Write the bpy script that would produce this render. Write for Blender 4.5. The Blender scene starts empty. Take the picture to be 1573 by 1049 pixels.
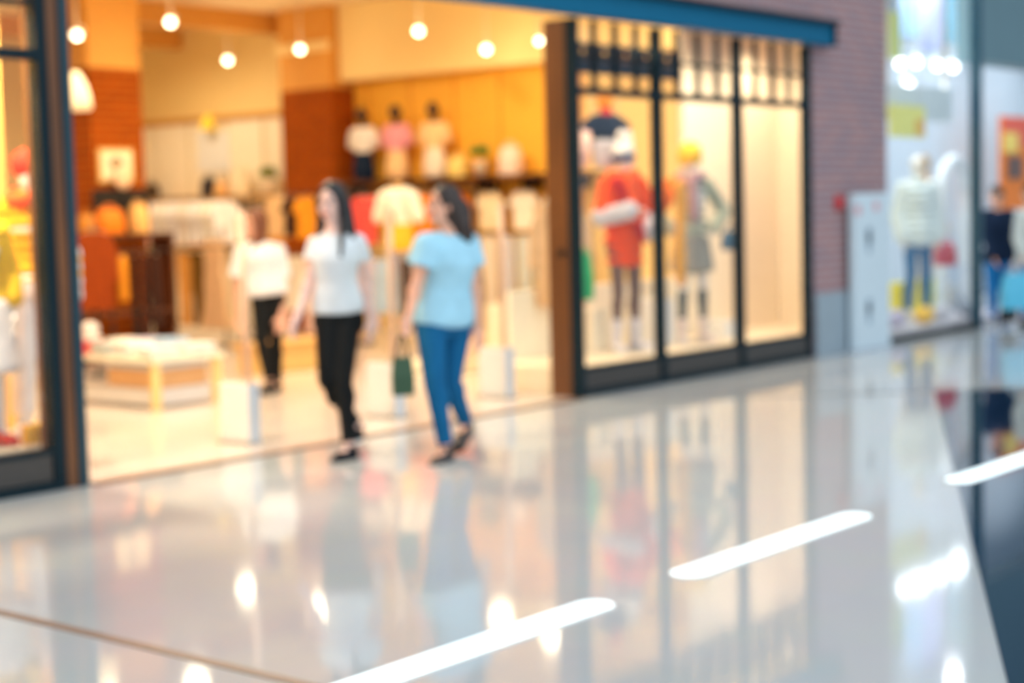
import bpy, bmesh, math, random
from mathutils import Vector, Matrix
random.seed(7)
S = bpy.context.scene
COL = S.collection
V = Vector

# ------------------------------------------------------------------ camera
W, H = 1573, 1049
FPX = 2512.872
YAW, PITCH, ROLL = 0.8832952, 0.0812477, -0.0255864
EYE = V((-5.5506, -7.6914, 1.5))
FW = V((math.sin(YAW) * math.cos(PITCH), math.cos(YAW) * math.cos(PITCH), -math.sin(PITCH)))
R0 = V((math.cos(YAW), -math.sin(YAW), 0))
U0 = R0.cross(FW)
RT = R0 * math.cos(ROLL) + U0 * math.sin(ROLL)
UP = U0 * math.cos(ROLL) - R0 * math.sin(ROLL)
cam = bpy.data.cameras.new('camera')
camo = bpy.data.objects.new('camera', cam)
COL.objects.link(camo)
m = Matrix((RT, UP, -FW)).transposed().to_4x4()
m.translation = EYE
camo.matrix_world = m
cam.sensor_fit = 'HORIZONTAL'
cam.sensor_width = 36.0
cam.lens = FPX / W * 36.0
cam.clip_end = 200
cam.dof.use_dof = True
cam.dof.focus_distance = 3.0
cam.dof.aperture_fstop = 2.0
S.camera = camo

# ------------------------------------------------------------------ view, world, big lights
S.view_settings.view_transform = 'Standard'
S.view_settings.look = 'None'
S.view_settings.exposure = 0.0
S.view_settings.gamma = 1.0
S.view_settings.use_curve_mapping = False
S.cycles.use_denoising = True
S.cycles.max_bounces = 8
S.cycles.sample_clamp_indirect = 6.0
wd = bpy.data.worlds.new('mall_daylight')
S.world = wd
wd.use_nodes = True
wd.node_tree.nodes['Background'].inputs[0].default_value = (0.72, 0.88, 1.0, 1)
wd.node_tree.nodes['Background'].inputs[1].default_value = 0.56


def area(name, loc, size, power, color, rot=(0, 0, 0)):
    l = bpy.data.lights.new(name, 'AREA')
    l.shape = 'RECTANGLE'
    l.size, l.size_y = size
    l.energy = power
    l.color = color
    o = bpy.data.objects.new(name, l)
    o.location = loc
    o.rotation_euler = rot
    COL.objects.link(o)
    return o


WARM = (1.0, 0.86, 0.60)
area('mall_skylight', (1.5, -4.5, 7.5), (18, 8), 480, (0.92, 0.98, 1.0))
area('mall_front_fill', (-2.0, -15.5, 4.2), (22, 6), 900, (0.94, 0.98, 1.0), (math.radians(90), 0, 0))  # unseen fill behind the camera, added to brighten surfaces facing the mall


# pixel of the measured photo -> point of the place, on a known plane or at a known distance
def _ray(x, y):
    return FW + RT * ((x - W / 2) / FPX) - UP * ((y - H / 2) / FPX)


def pD(x, y, d):
    return EYE + _ray(x, y) * d


def pX(x, y, v):
    r = _ray(x, y)
    return EYE + r * ((v - EYE.x) / r.x)


def pY(x, y, v):
    r = _ray(x, y)
    return EYE + r * ((v - EYE.y) / r.y)


def pZ(x, y, v):
    r = _ray(x, y)
    return EYE + r * ((v - EYE.z) / r.z)


# ------------------------------------------------------------------ materials
def lin(c):
    return tuple((v / 12.92 if v <= 0.04045 else ((v + 0.055) / 1.055) ** 2.4) for v in [k / 255.0 for k in c])


MATS = {}


def mat(name, rgb, rough=0.6, metal=0.0, var=0.06, scale=14.0, bump=0.0, bscale=300.0, spec=0.5, emit=None, estr=0.0, coat=0.0):
    if name in MATS:
        return MATS[name]
    mt = bpy.data.materials.new(name)
    mt.use_nodes = True
    nt = mt.node_tree
    b = nt.nodes['Principled BSDF']
    c = lin(rgb)
    tc = nt.nodes.new('ShaderNodeTexCoord')
    nz = nt.nodes.new('ShaderNodeTexNoise')
    nz.inputs['Scale'].default_value = scale
    nz.inputs['Detail'].default_value = 3
    nt.links.new(tc.outputs['Object'], nz.inputs['Vector'])
    rp = nt.nodes.new('ShaderNodeValToRGB')
    rp.color_ramp.elements[0].position = 0.3
    rp.color_ramp.elements[1].position = 0.7
    rp.color_ramp.elements[0].color = tuple(v * (1 - var) for v in c) + (1,)
    rp.color_ramp.elements[1].color = tuple(min(1, v * (1 + var)) for v in c) + (1,)
    nt.links.new(nz.outputs['Fac'], rp.inputs['Fac'])
    nt.links.new(rp.outputs['Color'], b.inputs['Base Color'])
    b.inputs['Roughness'].default_value = rough
    b.inputs['Metallic'].default_value = metal
    b.inputs['Specular IOR Level'].default_value = spec
    b.inputs['Coat Weight'].default_value = coat
    if emit:
        b.inputs['Emission Color'].default_value = lin(emit) + (1,)
        b.inputs['Emission Strength'].default_value = estr
    if bump:
        n2 = nt.nodes.new('ShaderNodeTexNoise')
        n2.inputs['Scale'].default_value = bscale
        nt.links.new(tc.outputs['Object'], n2.inputs['Vector'])
        bp = nt.nodes.new('ShaderNodeBump')
        bp.inputs['Strength'].default_value = bump
        bp.inputs['Distance'].default_value = 0.004
        nt.links.new(n2.outputs['Fac'], bp.inputs['Height'])
        nt.links.new(bp.outputs['Normal'], b.inputs['Normal'])
    MATS[name] = mt
    return mt


def cloth(name, rgb):
    return mat('cloth_' + name, rgb, rough=0.85, var=0.08, scale=9, bump=0.25, spec=0.2)


def brick_mat(name, c1, c2, mortar, size):
    mt = bpy.data.materials.new(name)
    mt.use_nodes = True
    nt = mt.node_tree
    b = nt.nodes['Principled BSDF']
    g = nt.nodes.new('ShaderNodeNewGeometry')
    sp = nt.nodes.new('ShaderNodeSeparateXYZ')
    nt.links.new(g.outputs['Position'], sp.inputs[0])
    ad = nt.nodes.new('ShaderNodeMath')
    nt.links.new(sp.outputs['X'], ad.inputs[0])
    nt.links.new(sp.outputs['Y'], ad.inputs[1])
    cb = nt.nodes.new('ShaderNodeCombineXYZ')
    nt.links.new(ad.outputs[0], cb.inputs['X'])
    nt.links.new(sp.outputs['Z'], cb.inputs['Y'])
    br = nt.nodes.new('ShaderNodeTexBrick')
    br.inputs['Scale'].default_value = 1.0
    br.inputs['Brick Width'].default_value = size[0]
    br.inputs['Row Height'].default_value = size[1]
    br.inputs['Mortar Size'].default_value = 0.009
    br.inputs['Color1'].default_value = lin(c1) + (1,)
    br.inputs['Color2'].default_value = lin(c2) + (1,)
    br.inputs['Mortar'].default_value = lin(mortar) + (1,)
    nt.links.new(cb.outputs[0], br.inputs['Vector'])
    nt.links.new(br.outputs['Color'], b.inputs['Base Color'])
    bp = nt.nodes.new('ShaderNodeBump')
    bp.inputs['Strength'].default_value = 0.5
    bp.inputs['Distance'].default_value = 0.01
    bp.invert = True
    nt.links.new(br.outputs['Fac'], bp.inputs['Height'])
    nt.links.new(bp.outputs['Normal'], b.inputs['Normal'])
    b.inputs['Roughness'].default_value = 0.85
    b.inputs['Specular IOR Level'].default_value = 0.1
    MATS[name] = mt
    return mt


def glass_mat(name, tint=(1, 1, 1)):
    mt = bpy.data.materials.new(name)
    mt.use_nodes = True
    nt = mt.node_tree
    nt.nodes.remove(nt.nodes['Principled BSDF'])
    out = nt.nodes['Material Output']
    tr = nt.nodes.new('ShaderNodeBsdfTransparent')
    tr.inputs[0].default_value = tint + (1,)
    gl = nt.nodes.new('ShaderNodeBsdfGlossy')
    gl.inputs['Roughness'].default_value = 0.01
    g = nt.nodes.new('ShaderNodeNewGeometry')
    dt = nt.nodes.new('ShaderNodeVectorMath')
    dt.operation = 'DOT_PRODUCT'
    nt.links.new(g.outputs['Incoming'], dt.inputs[0])
    nt.links.new(g.outputs['Normal'], dt.inputs[1])

    def mth(op, a, b=None):
        n = nt.nodes.new('ShaderNodeMath')
        n.operation = op
        for i, x in enumerate((a, b)):
            if x is None:
                continue
            if isinstance(x, (int, float)):
                n.inputs[i].default_value = x
            else:
                nt.links.new(x, n.inputs[i])
        return n.outputs[0]

    fr = mth('ADD', mth('MULTIPLY', mth('POWER', mth('SUBTRACT', 1.0, mth('ABSOLUTE', dt.outputs['Value'])), 5.0), 0.96), 0.04)
    mx = nt.nodes.new('ShaderNodeMixShader')
    nt.links.new(fr, mx.inputs[0])
    nt.links.new(tr.outputs[0], mx.inputs[1])
    nt.links.new(gl.outputs[0], mx.inputs[2])
    nt.links.new(mx.outputs[0], out.inputs['Surface'])
    MATS[name] = mt
    return mt


def tile_mat(name, rgb, size, joint, rough, spec=0.5, coat=0.0, jw=0.004):
    mt = bpy.data.materials.new(name)
    mt.use_nodes = True
    nt = mt.node_tree
    b = nt.nodes['Principled BSDF']
    g = nt.nodes.new('ShaderNodeNewGeometry')
    br = nt.nodes.new('ShaderNodeTexBrick')
    br.offset = 0.0
    br.inputs['Scale'].default_value = 1.0
    br.inputs['Brick Width'].default_value = size
    br.inputs['Row Height'].default_value = size
    br.inputs['Mortar Size'].default_value = jw
    c = lin(rgb)
    br.inputs['Color1'].default_value = tuple(v * 0.97 for v in c) + (1,)
    br.inputs['Color2'].default_value = c + (1,)
    br.inputs['Mortar'].default_value = lin(joint) + (1,)
    nt.links.new(g.outputs['Position'], br.inputs['Vector'])
    nz = nt.nodes.new('ShaderNodeTexNoise')
    nz.inputs['Scale'].default_value = 3.0
    nz.inputs['Detail'].default_value = 6
    nt.links.new(g.outputs['Position'], nz.inputs['Vector'])
    mx = nt.nodes.new('ShaderNodeMix')
    mx.data_type = 'RGBA'
    mx.blend_type = 'MULTIPLY'
    mx.inputs[0].default_value = 0.08
    nt.links.new(br.outputs['Color'], mx.inputs[6])
    nt.links.new(nz.outputs['Color'], mx.inputs[7])
    nt.links.new(mx.outputs[2], b.inputs['Base Color'])
    b.inputs['Roughness'].default_value = rough
    b.inputs['Specular IOR Level'].default_value = spec
    b.inputs['Coat Weight'].default_value = coat
    b.inputs['Coat Roughness'].default_value = 0.02
    MATS[name] = mt
    return mt


def wood_mat(name, c1, c2, scale=6.0, rough=0.4):
    mt = bpy.data.materials.new(name)
    mt.use_nodes = True
    nt = mt.node_tree
    b = nt.nodes['Principled BSDF']
    tc = nt.nodes.new('ShaderNodeTexCoord')
    mp = nt.nodes.new('ShaderNodeMapping')
    mp.inputs['Scale'].default_value = (scale * 3, scale * 3, scale * 0.25)
    nt.links.new(tc.outputs['Object'], mp.inputs[0])
    nz = nt.nodes.new('ShaderNodeTexNoise')
    nz.inputs['Scale'].default_value = 1.0
    nz.inputs['Detail'].default_value = 5
    nt.links.new(mp.outputs[0], nz.inputs['Vector'])
    rp = nt.nodes.new('ShaderNodeValToRGB')
    rp.color_ramp.elements[0].position = 0.35
    rp.color_ramp.elements[1].position = 0.65
    rp.color_ramp.elements[0].color = lin(c1) + (1,)
    rp.color_ramp.elements[1].color = lin(c2) + (1,)
    nt.links.new(nz.outputs['Fac'], rp.inputs['Fac'])
    nt.links.new(rp.outputs['Color'], b.inputs['Base Color'])
    b.inputs['Roughness'].default_value = rough
    MATS[name] = mt
    return mt


M_FLOOR = tile_mat('polished_pale_tile', (202, 205, 207), 1.2, (198, 200, 202), 0.06, 0.5, 0.0, 0.002)
M_DARKFLOOR = tile_mat('polished_dark_stone', (14, 40, 66), 1.2, (12, 30, 46), 0.04, 0.5, 0.3, 0.003)
M_SHOPFLOOR = tile_mat('shop_cream_tile', (222, 208, 197), 0.6, (208, 194, 182), 0.16, 0.45)
M_BRICK = brick_mat('mall_brick', (174, 130, 128), (150, 122, 130), (176, 166, 172), (0.24, 0.076))
M_SBRICK = brick_mat('shop_red_brick', (158, 68, 4), (138, 56, 4), (166, 96, 28), (0.24, 0.08))
M_TEAL = mat('teal_metal', (0, 100, 138), 0.55, 0.0, 0.05, spec=0.2)
M_DTEAL = mat('dark_teal_metal', (4, 32, 42), 0.5, 0.0, 0.05, spec=0.2)
M_BLACK = mat('black_metal', (18, 20, 22), 0.45, 0.2)
M_CHAR = mat('charcoal_panel', (62, 58, 56), 0.35, 0.1)
M_JAMB = wood_mat('brown_jamb_wood', (92, 54, 26), (122, 74, 36), 5.0, 0.4)
M_GLASS = glass_mat('clear_glass')
M_CREAM = mat('cream_wall', (250, 220, 150), 0.75, var=0.02)
M_CREAM2 = mat('cream_panel', (252, 240, 214), 0.6, var=0.02)
M_YELLOW = mat('yellow_wall', (252, 186, 60), 0.7, var=0.04)
M_PLASTER = mat('tan_plaster', (222, 156, 66), 0.75, var=0.03)
M_CEIL = mat('shop_ceiling_paint', (246, 216, 160), 0.8, var=0.02)
M_WHITE = mat('white_paint', (238, 238, 236), 0.5, var=0.02)
M_COOLW = mat('cool_white_paint', (226, 232, 236), 0.5, var=0.02)
M_BLUEST = mat('grey_blue_stone', (152, 168, 180), 0.4, var=0.06, scale=5)
M_DWOOD = wood_mat('dark_brown_wood', (70, 34, 14), (98, 50, 22), 6.0, 0.45)
M_LWOOD = wood_mat('light_wood', (214, 160, 90), (232, 184, 114), 6.0, 0.45)
M_STEEL = mat('brushed_steel', (190, 188, 184), 0.3, 0.9)
M_BRASS = mat('bronze_trim', (120, 70, 40), 0.3, 0.6)
M_ACRYL = mat('white_acrylic', (232, 228, 224), 0.2, var=0.02)
M_BLUEACR = mat('pale_blue_acrylic', (204, 214, 224), 0.2, var=0.02)
M_SKIN = mat('skin', (228, 178, 156), 0.55, var=0.05, scale=20)
M_SKIN2 = mat('warm_skin', (236, 176, 148), 0.55, var=0.05, scale=20)
M_LIPS = mat('lips', (186, 92, 88), 0.45)
M_EYE = mat('eye_dark', (40, 28, 24), 0.2)
M_MANQ = mat('mannequin_white', (236, 230, 222), 0.35, var=0.02)
M_BLKHAIR = mat('black_hair', (24, 22, 26), 0.4, var=0.3, scale=60)
M_DKHAIR = mat('dark_brown_hair', (44, 28, 22), 0.4, var=0.3, scale=60)
M_BRHAIR = mat('brown_hair', (112, 58, 24), 0.45, var=0.3, scale=60)


# ------------------------------------------------------------------ mesh helpers
class Mb:
    def __init__(self):
        self.bm = bmesh.new()

    def box(self, lo, hi, mtx=None):
        lo, hi = V(lo), V(hi)
        r = bmesh.ops.create_cube(self.bm, size=1.0)
        c, s = (lo + hi) / 2, hi - lo
        M = Matrix.Translation(c) @ Matrix.Diagonal((s.x, s.y, s.z, 1))
        if mtx is not None:
            M = mtx @ M
        bmesh.ops.transform(self.bm, matrix=M, verts=r['verts'])
        return self

    def cyl(self, p0, p1, r0, r1=None, seg=16, caps=True):
        p0, p1 = V(p0), V(p1)
        r1 = r0 if r1 is None else r1
        d = p1 - p0
        q = V((0, 0, 1)).rotation_difference(d.normalized()) if d.length > 1e-9 else Matrix.Identity(3).to_quaternion()
        M = Matrix.Translation((p0 + p1) / 2) @ q.to_matrix().to_4x4()
        bmesh.ops.create_cone(self.bm, cap_ends=caps, segments=seg, radius1=r0, radius2=max(r1, 1e-5), depth=d.length, matrix=M)
        return self

    def ell(self, c, rad, axes=None, seg=16):
        M = Matrix.Translation(V(c))
        if axes is not None:
            M = M @ Matrix(axes).transposed().to_4x4()
        M = M @ Matrix.Diagonal((rad[0], rad[1], rad[2], 1))
        bmesh.ops.create_uvsphere(self.bm, u_segments=seg, v_segments=max(6, seg // 2 + 2), radius=1.0, matrix=M)
        return self

    def cap(self, p0, p1, r0, r1=None, seg=12):
        r1 = r0 if r1 is None else r1
        self.cyl(p0, p1, r0, r1, seg)
        self.ell(p0, (r0,) * 3, seg=seg)
        self.ell(p1, (r1,) * 3, seg=seg)
        return self

    def tube(self, pts, r, seg=8):
        for a, b in zip(pts[:-1], pts[1:]):
            self.cyl(a, b, r, r, seg)
        for a in pts[1:-1]:
            self.ell(a, (r,) * 3, seg=seg)
        return self

    def prism(self, poly, t0, t1, plane='XZ'):
        def P(a, b, t):
            return {'XZ': (a, t, b), 'XY': (a, b, t), 'YZ': (t, a, b)}[plane]
        A = [self.bm.verts.new(P(a, b, t0)) for a, b in poly]
        B = [self.bm.verts.new(P(a, b, t1)) for a, b in poly]
        n = len(poly)
        fs = [self.bm.faces.new(A), self.bm.faces.new(B[::-1])]
        for i in range(n):
            fs.append(self.bm.faces.new((A[i], B[i], B[(i + 1) % n], A[(i + 1) % n])))
        bmesh.ops.recalc_face_normals(self.bm, faces=fs)
        return self

    def lathe(self, prof, c, seg=24):
        c = V(c)
        rings = []
        for r, z in prof:
            rings.append([self.bm.verts.new(c + V((max(r, 1e-4) * math.cos(2 * math.pi * k / seg), max(r, 1e-4) * math.sin(2 * math.pi * k / seg), z))) for k in range(seg)])
        fs = []
        for a, b in zip(rings[:-1], rings[1:]):
            for k in range(seg):
                fs.append(self.bm.faces.new((a[k], a[(k + 1) % seg], b[(k + 1) % seg], b[k])))
        fs.append(self.bm.faces.new(rings[0][::-1]))
        fs.append(self.bm.faces.new(rings[-1]))
        bmesh.ops.recalc_face_normals(self.bm, faces=fs)
        return self

    def make(self, name, mt, parent=None, bevel=0.0, voxel=0.0, smooth=3, shade=None, fold=None):
        bm = self.bm
        if bevel:
            es = [e for e in bm.edges if len(e.link_faces) == 2 and e.calc_face_angle(0) > 0.6]
            bmesh.ops.bevel(bm, geom=es, offset=bevel, segments=2, affect='EDGES', profile=0.6, clamp_overlap=True)
        me = bpy.data.meshes.new(name)
        bm.to_mesh(me)
        bm.free()
        if voxel:
            tmp = bpy.data.objects.new('tmp', me)
            COL.objects.link(tmp)
            md = tmp.modifiers.new('r', 'REMESH')
            md.mode = 'VOXEL'
            md.voxel_size = voxel
            md.adaptivity = 0
            if smooth:
                ms = tmp.modifiers.new('s', 'SMOOTH')
                ms.factor = 0.5
                ms.iterations = smooth
            dg = bpy.context.evaluated_depsgraph_get()
            me2 = bpy.data.meshes.new_from_object(tmp.evaluated_get(dg))
            bpy.data.objects.remove(tmp)
            bpy.data.meshes.remove(me)
            me = me2
            me.name = name
        if fold:
            for v in me.vertices:
                fold(v)
        if shade is None:
            shade = bool(voxel)
        if shade:
            me.polygons.foreach_set('use_smooth', [True] * len(me.polygons))
        me.materials.clear()
        me.materials.append(mt)
        o = bpy.data.objects.new(name, me)
        COL.objects.link(o)
        if parent is not None:
            o.parent = parent
            me.transform(world(parent).inverted())
        else:
            xs = [v.co for v in me.vertices]
            b = V(((min(v.x for v in xs) + max(v.x for v in xs)) / 2, (min(v.y for v in xs) + max(v.y for v in xs)) / 2, min(v.z for v in xs)))
            me.transform(Matrix.Translation(-b))
            o.location = b
        return o


def world(o):
    M = Matrix.Translation(o.location) @ o.rotation_euler.to_matrix().to_4x4() @ Matrix.Diagonal((*o.scale, 1))
    return world(o.parent) @ M if o.parent else M


def tag(o, label, cat, group=None):
    o['label'] = label
    o['category'] = cat
    if group:
        o['group'] = group
    return o


def thing(name, label, cat, loc=(0, 0, 0), rz=0.0, group=None):
    o = bpy.data.objects.new(name, None)
    o.empty_display_size = 0.1
    o.location = loc
    o.rotation_euler = (0, 0, rz)
    COL.objects.link(o)
    return tag(o, label, cat, group)


def struct(name, mb, mt, bevel=0.0):
    o = mb.make(name, mt, bevel=bevel)
    o['kind'] = 'structure'
    return o


def box_struct(name, lo, hi, mt, bevel=0.0):
    return struct(name, Mb().box(lo, hi), mt, bevel)


def copy_thing(o, loc, rz, label, mats=None, group=None, scale=None):
    r = o.copy()
    COL.objects.link(r)
    r.location = loc
    r.rotation_euler = (0, 0, rz)
    if scale:
        r.scale = scale
    r['label'] = label
    if group:
        r['group'] = group
    for ch in list(o.children):
        c = ch.copy()
        COL.objects.link(c)
        c.parent = r
        if mats and ch.name.split('.')[0] in mats:
            c.material_slots[0].link = 'OBJECT'
            c.material_slots[0].material = mats[ch.name.split('.')[0]]
        for g in list(ch.children):
            d = g.copy()
            COL.objects.link(d)
            d.parent = c
    return r


# ================================================================== SETTING
# mall floor, dark floor, shop floor
box_struct('floor', (-14, -16, -0.12), (24, 0.02, 0.0), M_FLOOR)
box_struct('floor_shop', (-7, 0.02, -0.12), (9.95, 13.2, 0.001), M_SHOPFLOOR)
box_struct('floor_neighbour', (9.95, 0.02, -0.12), (24, 8, 0.001), tile_mat('neighbour_pale_floor', (214, 216, 216), 0.6, (198, 200, 200), 0.12))
dk = Mb().prism([(6.33, -2.18), (-3.2, -6.92), (-4.5, -16), (18.0, -16), (9.2, -5.6)], -0.02, 0.003, 'XY')
struct('floor_dark_inlay', dk, M_DARKFLOOR)
M_JOINT = mat('brown_joint_strip', (132, 108, 98), 0.35, var=0.05)
box_struct('trim_1', (-2.055, -16, -0.02), (-2.005, -0.02, 0.003), M_JOINT)
ln = Mb().prism([(4.62, -0.34), (4.645, -0.32), (9.23, -5.57), (9.2, -5.6)], -0.02, 0.004, 'XY')
struct('trim_2', ln, mat('slate_joint_strip', (92, 100, 108), 0.3, var=0.05))
tr = Mb()
tr.box((0.02, -0.075, -0.02), (4.62, 0.02, 0.006))
struct('trim_3', tr, mat('threshold_bronze', (98, 56, 30), 0.4, 0.2))

# mall facade: brick above and beside the shopfront
box_struct('wall_facade', (-7, 0.0, 3.19), (8.40, 0.30, 6.2), M_BRICK)
box_struct('wall_pier', (8.40, 0.0, 0.0), (9.94, 0.12, 6.2), M_BRICK)
box_struct('baseboard_pier', (8.41, -0.03, 0.0), (9.93, -0.001, 0.60), M_BLUEST, 0.006)
# shop shell
box_struct('wall_left', (-7.1, 0.3, 0), (-7.0, 13.2, 4.2), M_CREAM)
box_struct('wall_back', (-7, 13.1, 0), (9.7, 13.2, 4.2), M_CREAM)
box_struct('wall_right', (9.6, 0.122, 0), (9.7, 13.1, 4.2), M_CREAM)
box_struct('ceiling', (-7, 0.30, 4.12), (9.6, 13.1, 4.22), M_CEIL)
box_struct('wall_yellow', (9.565, 3.6, 1.2), (9.599, 7.22, 3.16), M_YELLOW)
for k in range(9):
    y = 1.2 + k * 0.72
    if 3.7 < y < 7.1:
        box_struct('trim_%d' % (10 + k), (9.553, y, 1.2), (9.565, y + 0.022, 3.16), mat('yellow_batten', (226, 150, 40), 0.7))
box_struct('trim_bulkhead', (9.30, 0.4, 3.16), (9.599, 7.22, 4.11), M_CREAM)
box_struct('trim_panel_rail', (9.52, 8.18, 2.80), (9.599, 13.0, 2.88), mat('gold_rail', (214, 160, 84), 0.6))
for k in range(6):
    y0 = 8.2 + k * 0.78
    box_struct('wall_panel_%d' % (k + 1), (9.545, y0, 0.02), (9.599, y0 + 0.72, 2.79), M_CREAM2, 0.008)
box_struct('pillar_middle', (9.15, 7.24, 0.002), (9.598, 8.16, 3.08), M_SBRICK)
box_struct('pillar_middle_plaster', (9.15, 7.24, 3.081), (9.598, 8.16, 4.115), M_PLASTER)
box_struct('trim_pillar_band', (9.10, 7.22, 3.55), (9.149, 8.18, 3.66), M_CREAM)
box_struct('pillar_left', (4.95, 6.52, 0.002), (5.62, 7.15, 3.07), M_SBRICK)
box_struct('pillar_left_plaster', (4.95, 6.52, 3.071), (5.62, 7.15, 4.115), M_PLASTER)
# ceiling beams and dark services near the top of the view
box_struct('beam_1', (5.7, 8.4, 3.86), (9.59, 8.56, 4.119), M_PLASTER)
box_struct('beam_2', (3.0, 10.6, 3.86), (9.59, 10.76, 4.119), M_PLASTER)

# ------------------------------------------------------------------ shopfront frames
hd = thing('shopfront_header', 'long teal metal header beam over the shop entrance and windows', 'beam', (2.0, 0, 2.96))
Mb().box((-6.9, -0.14, 2.96), (8.56, -0.001, 3.15)).make('beam_face', M_TEAL, hd, 0.006)
Mb().box((-6.9, -0.20, 3.15), (8.60, -0.001, 3.19)).make('top_cap', M_DTEAL, hd, 0.006)
Mb().box((8.562, -0.17, 2.95), (8.59, -0.001, 3.149)).make('end_plate', M_DTEAL, hd, 0.004)
hd['kind'] = 'structure'


def shop_window(name, x0, x1, mulls, label):
    t = thing(name, label, 'window', ((x0 + x1) / 2, 0.03, 0))
    t['kind'] = 'structure'
    zb, zt, zm, zh = 0.235, 2.37, 2.68, 2.955
    fr = Mb()
    xs = [x0] + list(mulls) + [x1]
    for x in xs:
        fr.box((x - 0.035, 0.0, 0.0), (x + 0.035, 0.09, zh))
    fr.make('frame', M_DTEAL, t, 0.004)
    Mb().box((x0, 0.004, zt), (x1, 0.085, zt + 0.06)).make('transom', M_DTEAL, t, 0.004)
    Mb().box((x0, 0.004, zb - 0.03), (x1, 0.085, zb)).make('bottom_rail', M_DTEAL, t, 0.004)
    Mb().box((x0, -0.012, 0.0), (x1, 0.088, 0.05)).make('kick_plate', M_DTEAL, t, 0.004)
    for a, b in zip(xs[:-1], xs[1:]):
        Mb().box((a + 0.036, 0.02, 0.051), (b - 0.036, 0.07, zb - 0.031)).make('base_panel', M_CHAR, t, 0.004)
        Mb().box((a + 0.036, 0.04, zb + 0.001), (b - 0.036, 0.048, zt - 0.001)).make('glass_pane', M_GLASS, t)
        g = Mb()
        n = 4
        for k in range(1, n):
            x = a + (b - a) * k / n
            g.box((x - 0.014, 0.02, zt + 0.06), (x + 0.014, 0.07, zh))
        g.box((a + 0.03, 0.02, zm - 0.014), (b - 0.03, 0.07, zm + 0.014))
        g.make('muntin_grid', M_DTEAL, t)
        Mb().box((a + 0.036, 0.040, zt + 0.061), (b - 0.036, 0.046, zh)).make('upper_glass', M_GLASS, t)
    return t


shop_window('window_1', 4.69, 8.345, (5.84, 7.11), 'right shop window of three bays with small panes above the transom')
shop_window('window_2', -3.9, -0.17, (-2.65, -1.41), 'left shop window with small panes above, cut by the picture edge')
for n, lo, hi in (('trim_jamb_right', (4.656, 0.091, 0), (4.724, 0.30, 2.955)), ('trim_jamb_end', (8.382, 0.091, 0.0), (8.3995, 0.119, 2.955))):
    box_struct(n, lo, hi, M_JAMB, 0.004)
box_struct('trim_jamb_left', (-0.133, -0.004, 0), (-0.062, 0.24, 2.955), M_JAMB, 0.004)
box_struct('trim_post_left', (-0.060, -0.02, 0), (0.0, 0.10, 2.955), mat('post_teal', (8, 52, 66), .4), 0.003)
jl = Mb().cyl((4.655, 0.16, 1.14), (4.64, 0.16, 1.14), 0.035, 0.03, 16)
tag(jl.make('door_lock', M_BLACK), 'small dark round lock on the brown door jamb', 'lock')

# display platforms and back panels in the window bays
box_struct('trim_window_platform', (4.73, 0.1, 0.0), (8.375, 1.1, 0.225), mat('cream_platform', (250, 232, 200), 0.5, var=0.02), 0.006)
box_struct('trim_window_platform_end', (8.402, 0.122, 0.0), (9.5, 1.1, 0.225), MATS['cream_platform'], 0.006)
box_struct('trim_left_platform', (-3.9, 0.27, 0.0), (0.22, 1.1, 0.225), MATS['cream_platform'], 0.006)
box_struct('wall_window_back', (7.74, 1.02, 0.226), (9.58, 1.08, 3.3), M_CREAM2)
box_struct('wall_window_side', (9.50, 0.13, 0.226), (9.579, 1.018, 3.3), M_CREAM2)
box_struct('wall_window_low', (5.05, 1.02, 0.226), (7.73, 1.08, 0.80), M_CREAM2)
box_struct('wall_left_back', (-3.9, 1.02, 0.226), (0.24, 1.08, 3.3), mat('amber_panel', (250, 196, 96), 0.7, var=0.03))


# ================================================================== LAMPS
M_BULB = mat('lamp_glow', (255, 240, 214), 0.5, emit=(255, 232, 190), estr=5.0)
M_HOUS = mat('lamp_housing', (222, 200, 166), 0.4, 0.2)
FACE = V((-0.72, -0.58, -0.38)).normalized()


def lamp_light(name, kind, loc, power, color, rad, parent, aim=None, cone=130):
    l = bpy.data.lights.new(name, kind)
    l.energy = power
    l.color = color
    l.shadow_soft_size = rad
    if kind == 'SPOT':
        l.spot_size = math.radians(cone)
        l.spot_blend = 0.7
    o = bpy.data.objects.new(name, l)
    COL.objects.link(o)
    o.parent = parent
    Mw = Matrix.Translation(V(loc))
    if aim is not None:
        Mw = Mw @ V((0, 0, -1)).rotation_difference(V(aim)).to_matrix().to_4x4()
    o.matrix_local = world(parent).inverted() @ Mw
    return o


def track_light(p, label, r=0.055, power=60.0, aim=(0, 0, -1), ceil=4.12, glow=None, color=WARM, group='spotlights under the shop ceiling', hous=None):
    p = V(p)
    t = thing('spotlight', label, 'lamp', p, 0, group)
    Mb().cyl((p.x, p.y, ceil - 0.03), (p.x, p.y, ceil - 0.001), 0.05, 0.05, 16).make('mount', hous or M_HOUS, t)
    Mb().cyl((p.x, p.y, p.z + 0.03), (p.x, p.y, ceil - 0.03), 0.009, 0.009, 8).make('arm', hous or M_HOUS, t)
    bk = p - FACE * 0.16
    Mb().cyl(bk, p, r * 0.8, r * 1.12, 20).ell(bk, (r * 0.8,) * 3).make('housing', hous or M_HOUS, t, shade=True)
    Mb().ell(p + FACE * 0.012, (r, r, r * 0.6), (FACE.orthogonal().normalized(), FACE.cross(FACE.orthogonal().normalized()), FACE)).make('lens', glow or M_BULB, t, shade=True)
    if power:
        lamp_light('spotlight_beam', 'POINT', p + FACE * 0.09 + V((0, 0, -0.05)), power, color, 0.12, t)
    return t


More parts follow.
